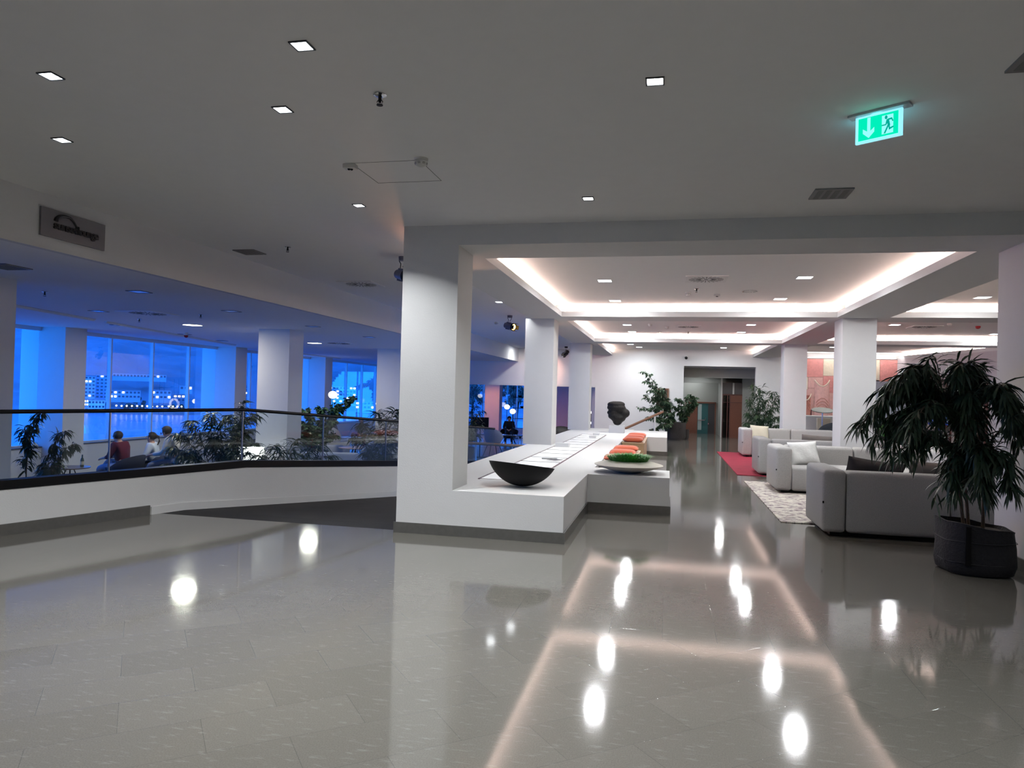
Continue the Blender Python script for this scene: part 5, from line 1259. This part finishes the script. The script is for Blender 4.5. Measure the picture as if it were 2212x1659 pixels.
shrub('potted_palm', 'palm with spreading fronds touching the portal pillar edge', (-6.2, 15.2, F), (.25, .4), [(-6.6, 14.8, .75), (-6.3, 15.0, 1.0), (-6.0, 15.3, 1.05), (-5.8, 15.4, .8), (-6.7, 14.7, .45), (-6.2, 15.0, .55), (-5.9, 15.2, .35), (-6.5, 14.9, .1), (-6.1, 15.0, .05), (-5.9, 15.3, -.05), (-6.6, 14.8, -.15)], LEAF, .34, 0.033, 1.5, 36, GPOT, 103, 0)
shrub('potted_plant', 'slender plant before the last lounge window', (-10.4, 25.4, F), (.2, .4), [(-10.4, 25.2, .9), (-10.2, 25.3, 1.0), (-10.6, 25.3, .7), (-10.3, 25.2, .4), (-10.1, 25.4, .6)], LEAF2, .2, 0.037, 1.2, 37, GPOT, 35, .08)
shrub('potted_plant', 'dark plant beyond the wooden handrail by the portal pillar', (-6.75, 24.0, F), (.25, .4), [(-6.8, 23.8, .65), (-6.5, 23.8, .55), (-6.3, 23.8, .75), (-6.9, 23.9, .4), (-6.5, 23.8, .25), (-6.2, 23.9, .4), (-6.7, 23.7, .0), (-6.3, 23.7, .05)], LEAF, .34, 0.050, 1.5, 38, GPOT, 44, 0)
shrub('potted_palm', 'palm against the blue window beyond the opening', (-8.7, 31.0, F), (.25, .4), [(-8.4, 30.9, .9), (-8.2, 30.9, 1.1), (-8.6, 30.8, .6), (-8.0, 31.0, .7), (-8.3, 30.9, .3)], LEAF, .36, 0.044, 1.4, 39, GPOT, 44, 0)
# ================================================================== OUTSIDE
def pol(az, R, z): a = math.radians(az); return Vector((-R * math.sin(a), R * math.cos(a), z))
rnd = random.Random(77)
def gz(az, R):
    b = -30 + (max(0, R - 815)) * .045
    if R > 960: b += (R - 960) * .17 + 10 * math.sin(az * .35) * min(1, (R - 960) / 200) + 7 * math.sin(az * 1.1 + R * .01) * min(1, (R - 960) / 200)
    return b
q = MB(); q.open = True; rows = []
for i in range(61):
    az = 2 + i * 1.4; row = []
    for j in range(32):
        R = 790 + j * 34 + 12 * math.sin(az * .5); z = gz(az, R) + (rnd.uniform(-2, 2.5) if R > 840 else 0)
        if j == 0: z = -34
        row.append(q.bm.verts.new(pol(az, R, z)))
    rows.append(row)
for a, b in zip(rows, rows[1:]):
    for j in range(31): q.bm.faces.new((a[j], b[j], b[j + 1], a[j + 1]))
struct('hills', q, mat('wooded_slope', (.07, .12, .16), .95, var=.6, vscale=.02), world=True)
q = MB(); q.open = True; q.poly([pol(-20, 60, -30), pol(-20, 2500, -30), pol(40, 2500, -30), pol(110, 2500, -30), pol(110, 60, -30)])
sea = mat('dusk_sea', (.03, .10, .25), .25, bump=.5, bscale=.3); struct('sea', q, sea, world=True)
BWALL = mat('pale_render', (.45, .48, .52), .8); BD = mat('grey_render', (.20, .22, .26), .8); LIT = glow('lit_window', (1.0, .85, .55), 6.0); WLIT = glow('lit_facade', (.75, .9, 1.0), 2.2)
BLD = []
def building(label, az, R, w, h, d, rows_, cols, m, lit=.35, z=None, cat='building'):
    c = pol(az, R, gz(az, R) if z is None else z); root = thing('building', label, cat, c, math.radians(az))
    BLD.append((c, w))
    q = MB(); q.box(-w / 2, w / 2, 0, d, -4, h); q.build('walls', m, root, local=True)
    q = MB(); q.box(-w / 2 - .5, w / 2 + .5, -.5, d + .5, h, h + .8); q.build('roof', BD, root, local=True)
    ql, qd = MB(), MB(); n1 = n2 = 0
    for i in range(rows_):
        for j in range(cols):
            x0 = -w / 2 + (j + .2) * w / cols; x1 = -w / 2 + (j + .8) * w / cols; z0 = (i + .3) * h / rows_; z1 = (i + .75) * h / rows_
            if rnd.random() < lit: ql.box(x0, x1, -.12, .1, z0, z1); n1 += 1
            else: qd.box(x0, x1, -.12, .1, z0, z1); n2 += 1
    if n1: o = ql.build('lit_windows', LIT, root, local=True)
    if n2: o = qd.build('dark_windows', mat('dark_panes', (.03, .05, .09), .2), root, local=True)
building('broad white hotel with balconies on the far shore', 43.6, 930, 42, 24, 14, 6, 12, BWALL, .25, -16)
building('taller pale slab beside the white hotel across the bay', 41.8, 940, 16, 27, 14, 7, 4, mat('blue_render', (.30, .40, .55), .8), .10, -17)
building('long white wall of a low building above the bay', 40.6, 905, 34, 9, 12, 2, 9, BWALL, .15, -16)
building('small white cube house near the water with dark windows', 42.2, 850, 15, 9, 10, 2, 5, mat('bright_render', (.7, .72, .75), .8), .1, -26)
building('long low hall high on the slope across the bay', 39.6, 1020, 60, 5, 14, 1, 16, BWALL, .1, 8)
building('terraced white house on the far slope behind the second mullion', 38.2, 900, 20, 10, 12, 2, 5, BWALL, .2, -16)
building('small villa on the far slope nearer the seated woman', 36.9, 880, 16, 8, 10, 2, 4, BD, .3, -18)
building('waterfront cafe row with bright lamps below the hotel', 43.9, 835, 30, 5, 10, 1, 12, BWALL, .9, -28)
building('lit terrace building under the broad hotel', 43.3, 875, 34, 7, 10, 2, 14, BWALL, .8, -24)
building('white house alone on the wooded slope by the last mullion', 36.6, 960, 14, 6, 10, 1, 3, BWALL, .3, -6)
building('apartment block seen through the last lounge window', 25.6, 900, 36, 20, 14, 5, 9, BWALL, .35, -16)
building('grey block seen through the narrow lounge window', 33.2, 930, 26, 18, 14, 5, 7, BD, .3, -16)
building('low house by the shore below the last lounge window', 23.6, 860, 26, 9, 10, 2, 6, BWALL, .4, -22)
root = None
pr = None
for i in range(14):
    az = 41.0 - i * .32 if i < 10 else 37.7 - (i - 10) * .28; R = 833 + rnd.uniform(-3, 3); c = pol(az, R, gz(az, R))
    if pr is None:
        pr = thing('street_lamp', 'x', 'street lamp', c); q = MB(); q.cyl((0, 0, 0), (0, 0, 7), .12, seg=6); q.build('pole', BD, pr, local=True); q = MB(); q.sph((0, 0, 7.2), .8, 8); q.build('lamp_head', glow('promenade_lamp', (1, .88, .6), 14.0), pr, local=True); o = pr
    else: o = dup(pr, c)
    o['label'] = 'one of the warm lamps strung along the promenade across the bay'; o['group'] = 'promenade lamps across the bay'
CR = mat('dark_crown', (.02, .04, .03), .9, var=.5)
tp = None; done = []
while len(done) < 22:
    az = rnd.choice([rnd.uniform(36.3, 42.6), rnd.uniform(39.3, 41.6), rnd.uniform(22, 27)]); R = rnd.uniform(846, 960); c = pol(az, R, gz(az, R) - .5); s_ = rnd.uniform(.7, 1.3)
    if any((c - p_).xy.length < 6.5 * (s_ + t_) / 1.6 for p_, t_ in done) or any((c - p_).xy.length < w_ * .5 + 13 for p_, w_ in BLD): continue
    done.append((c, s_))
    if tp is None:
        tp = thing('shore_tree', 'x', 'tree', c); q = MB(); q.cyl((0, 0, 0), (0, 0, 5), .35, seg=6); q.build('trunk', STEM, tp, local=True); q = MB()
        for k in range(9): q.sph((rnd.uniform(-2, 2), rnd.uniform(-2, 2), 6 + rnd.uniform(-1.5, 2.2)), rnd.uniform(1.4, 2.2), 8)
        q.build('crown', CR, tp, True, True); o = tp
    else: o = dup(tp, c, rnd.uniform(0, 6))
    o.scale = (s_,) * 3; o['label'] = 'dark rounded tree among the waterfront houses across the bay'; o['group'] = 'trees along the far shore'
def outer_tree(label, x, y, h, seed):
    root = thing('garden_tree', label, 'tree', (x, y, -1.5)); rn = random.Random(seed); sq_, lq = MB(), MB(); lq.open = True
    sq_.tube([(x, y, -1.5), (x + .1, y, h * .4), (x - .05, y, h * .8)], .10, 8, .05)
    for k in range(16):
        a = rn.random() * 2 * PI; r = rn.uniform(.3, 1.5); st = Vector((x, y, h * rn.uniform(.35, .8))); e = Vector((x + r * math.cos(a), y + r * math.sin(a), h * rn.uniform(.35, 1.05)))
        leafy(sq_, lq, st, (st + e) / 2 + Vector((0, 0, .4)), e, .02, 40, .26, .07, 1.0, rn, .2, .8, .18)
    sq_.build('trunk', STEM, root, True); lq.build('crown', LEAF, root)
outer_tree('dark garden tree outside the end window beyond the orange column', -8.3, 39.5, 2.6, 51)
outer_tree('dark garden tree outside the end window by the portal pillar', -11.2, 40.5, 2.4, 52)
q = MB(); q.prism([(-20, 37), (-2.7, 37), (-2.7, 48), (-20, 48)], -1.7, -1.5); struct('ground', q, mat('dark_lawn', (.02, .04, .02), .95, var=.5, vscale=2), world=True)
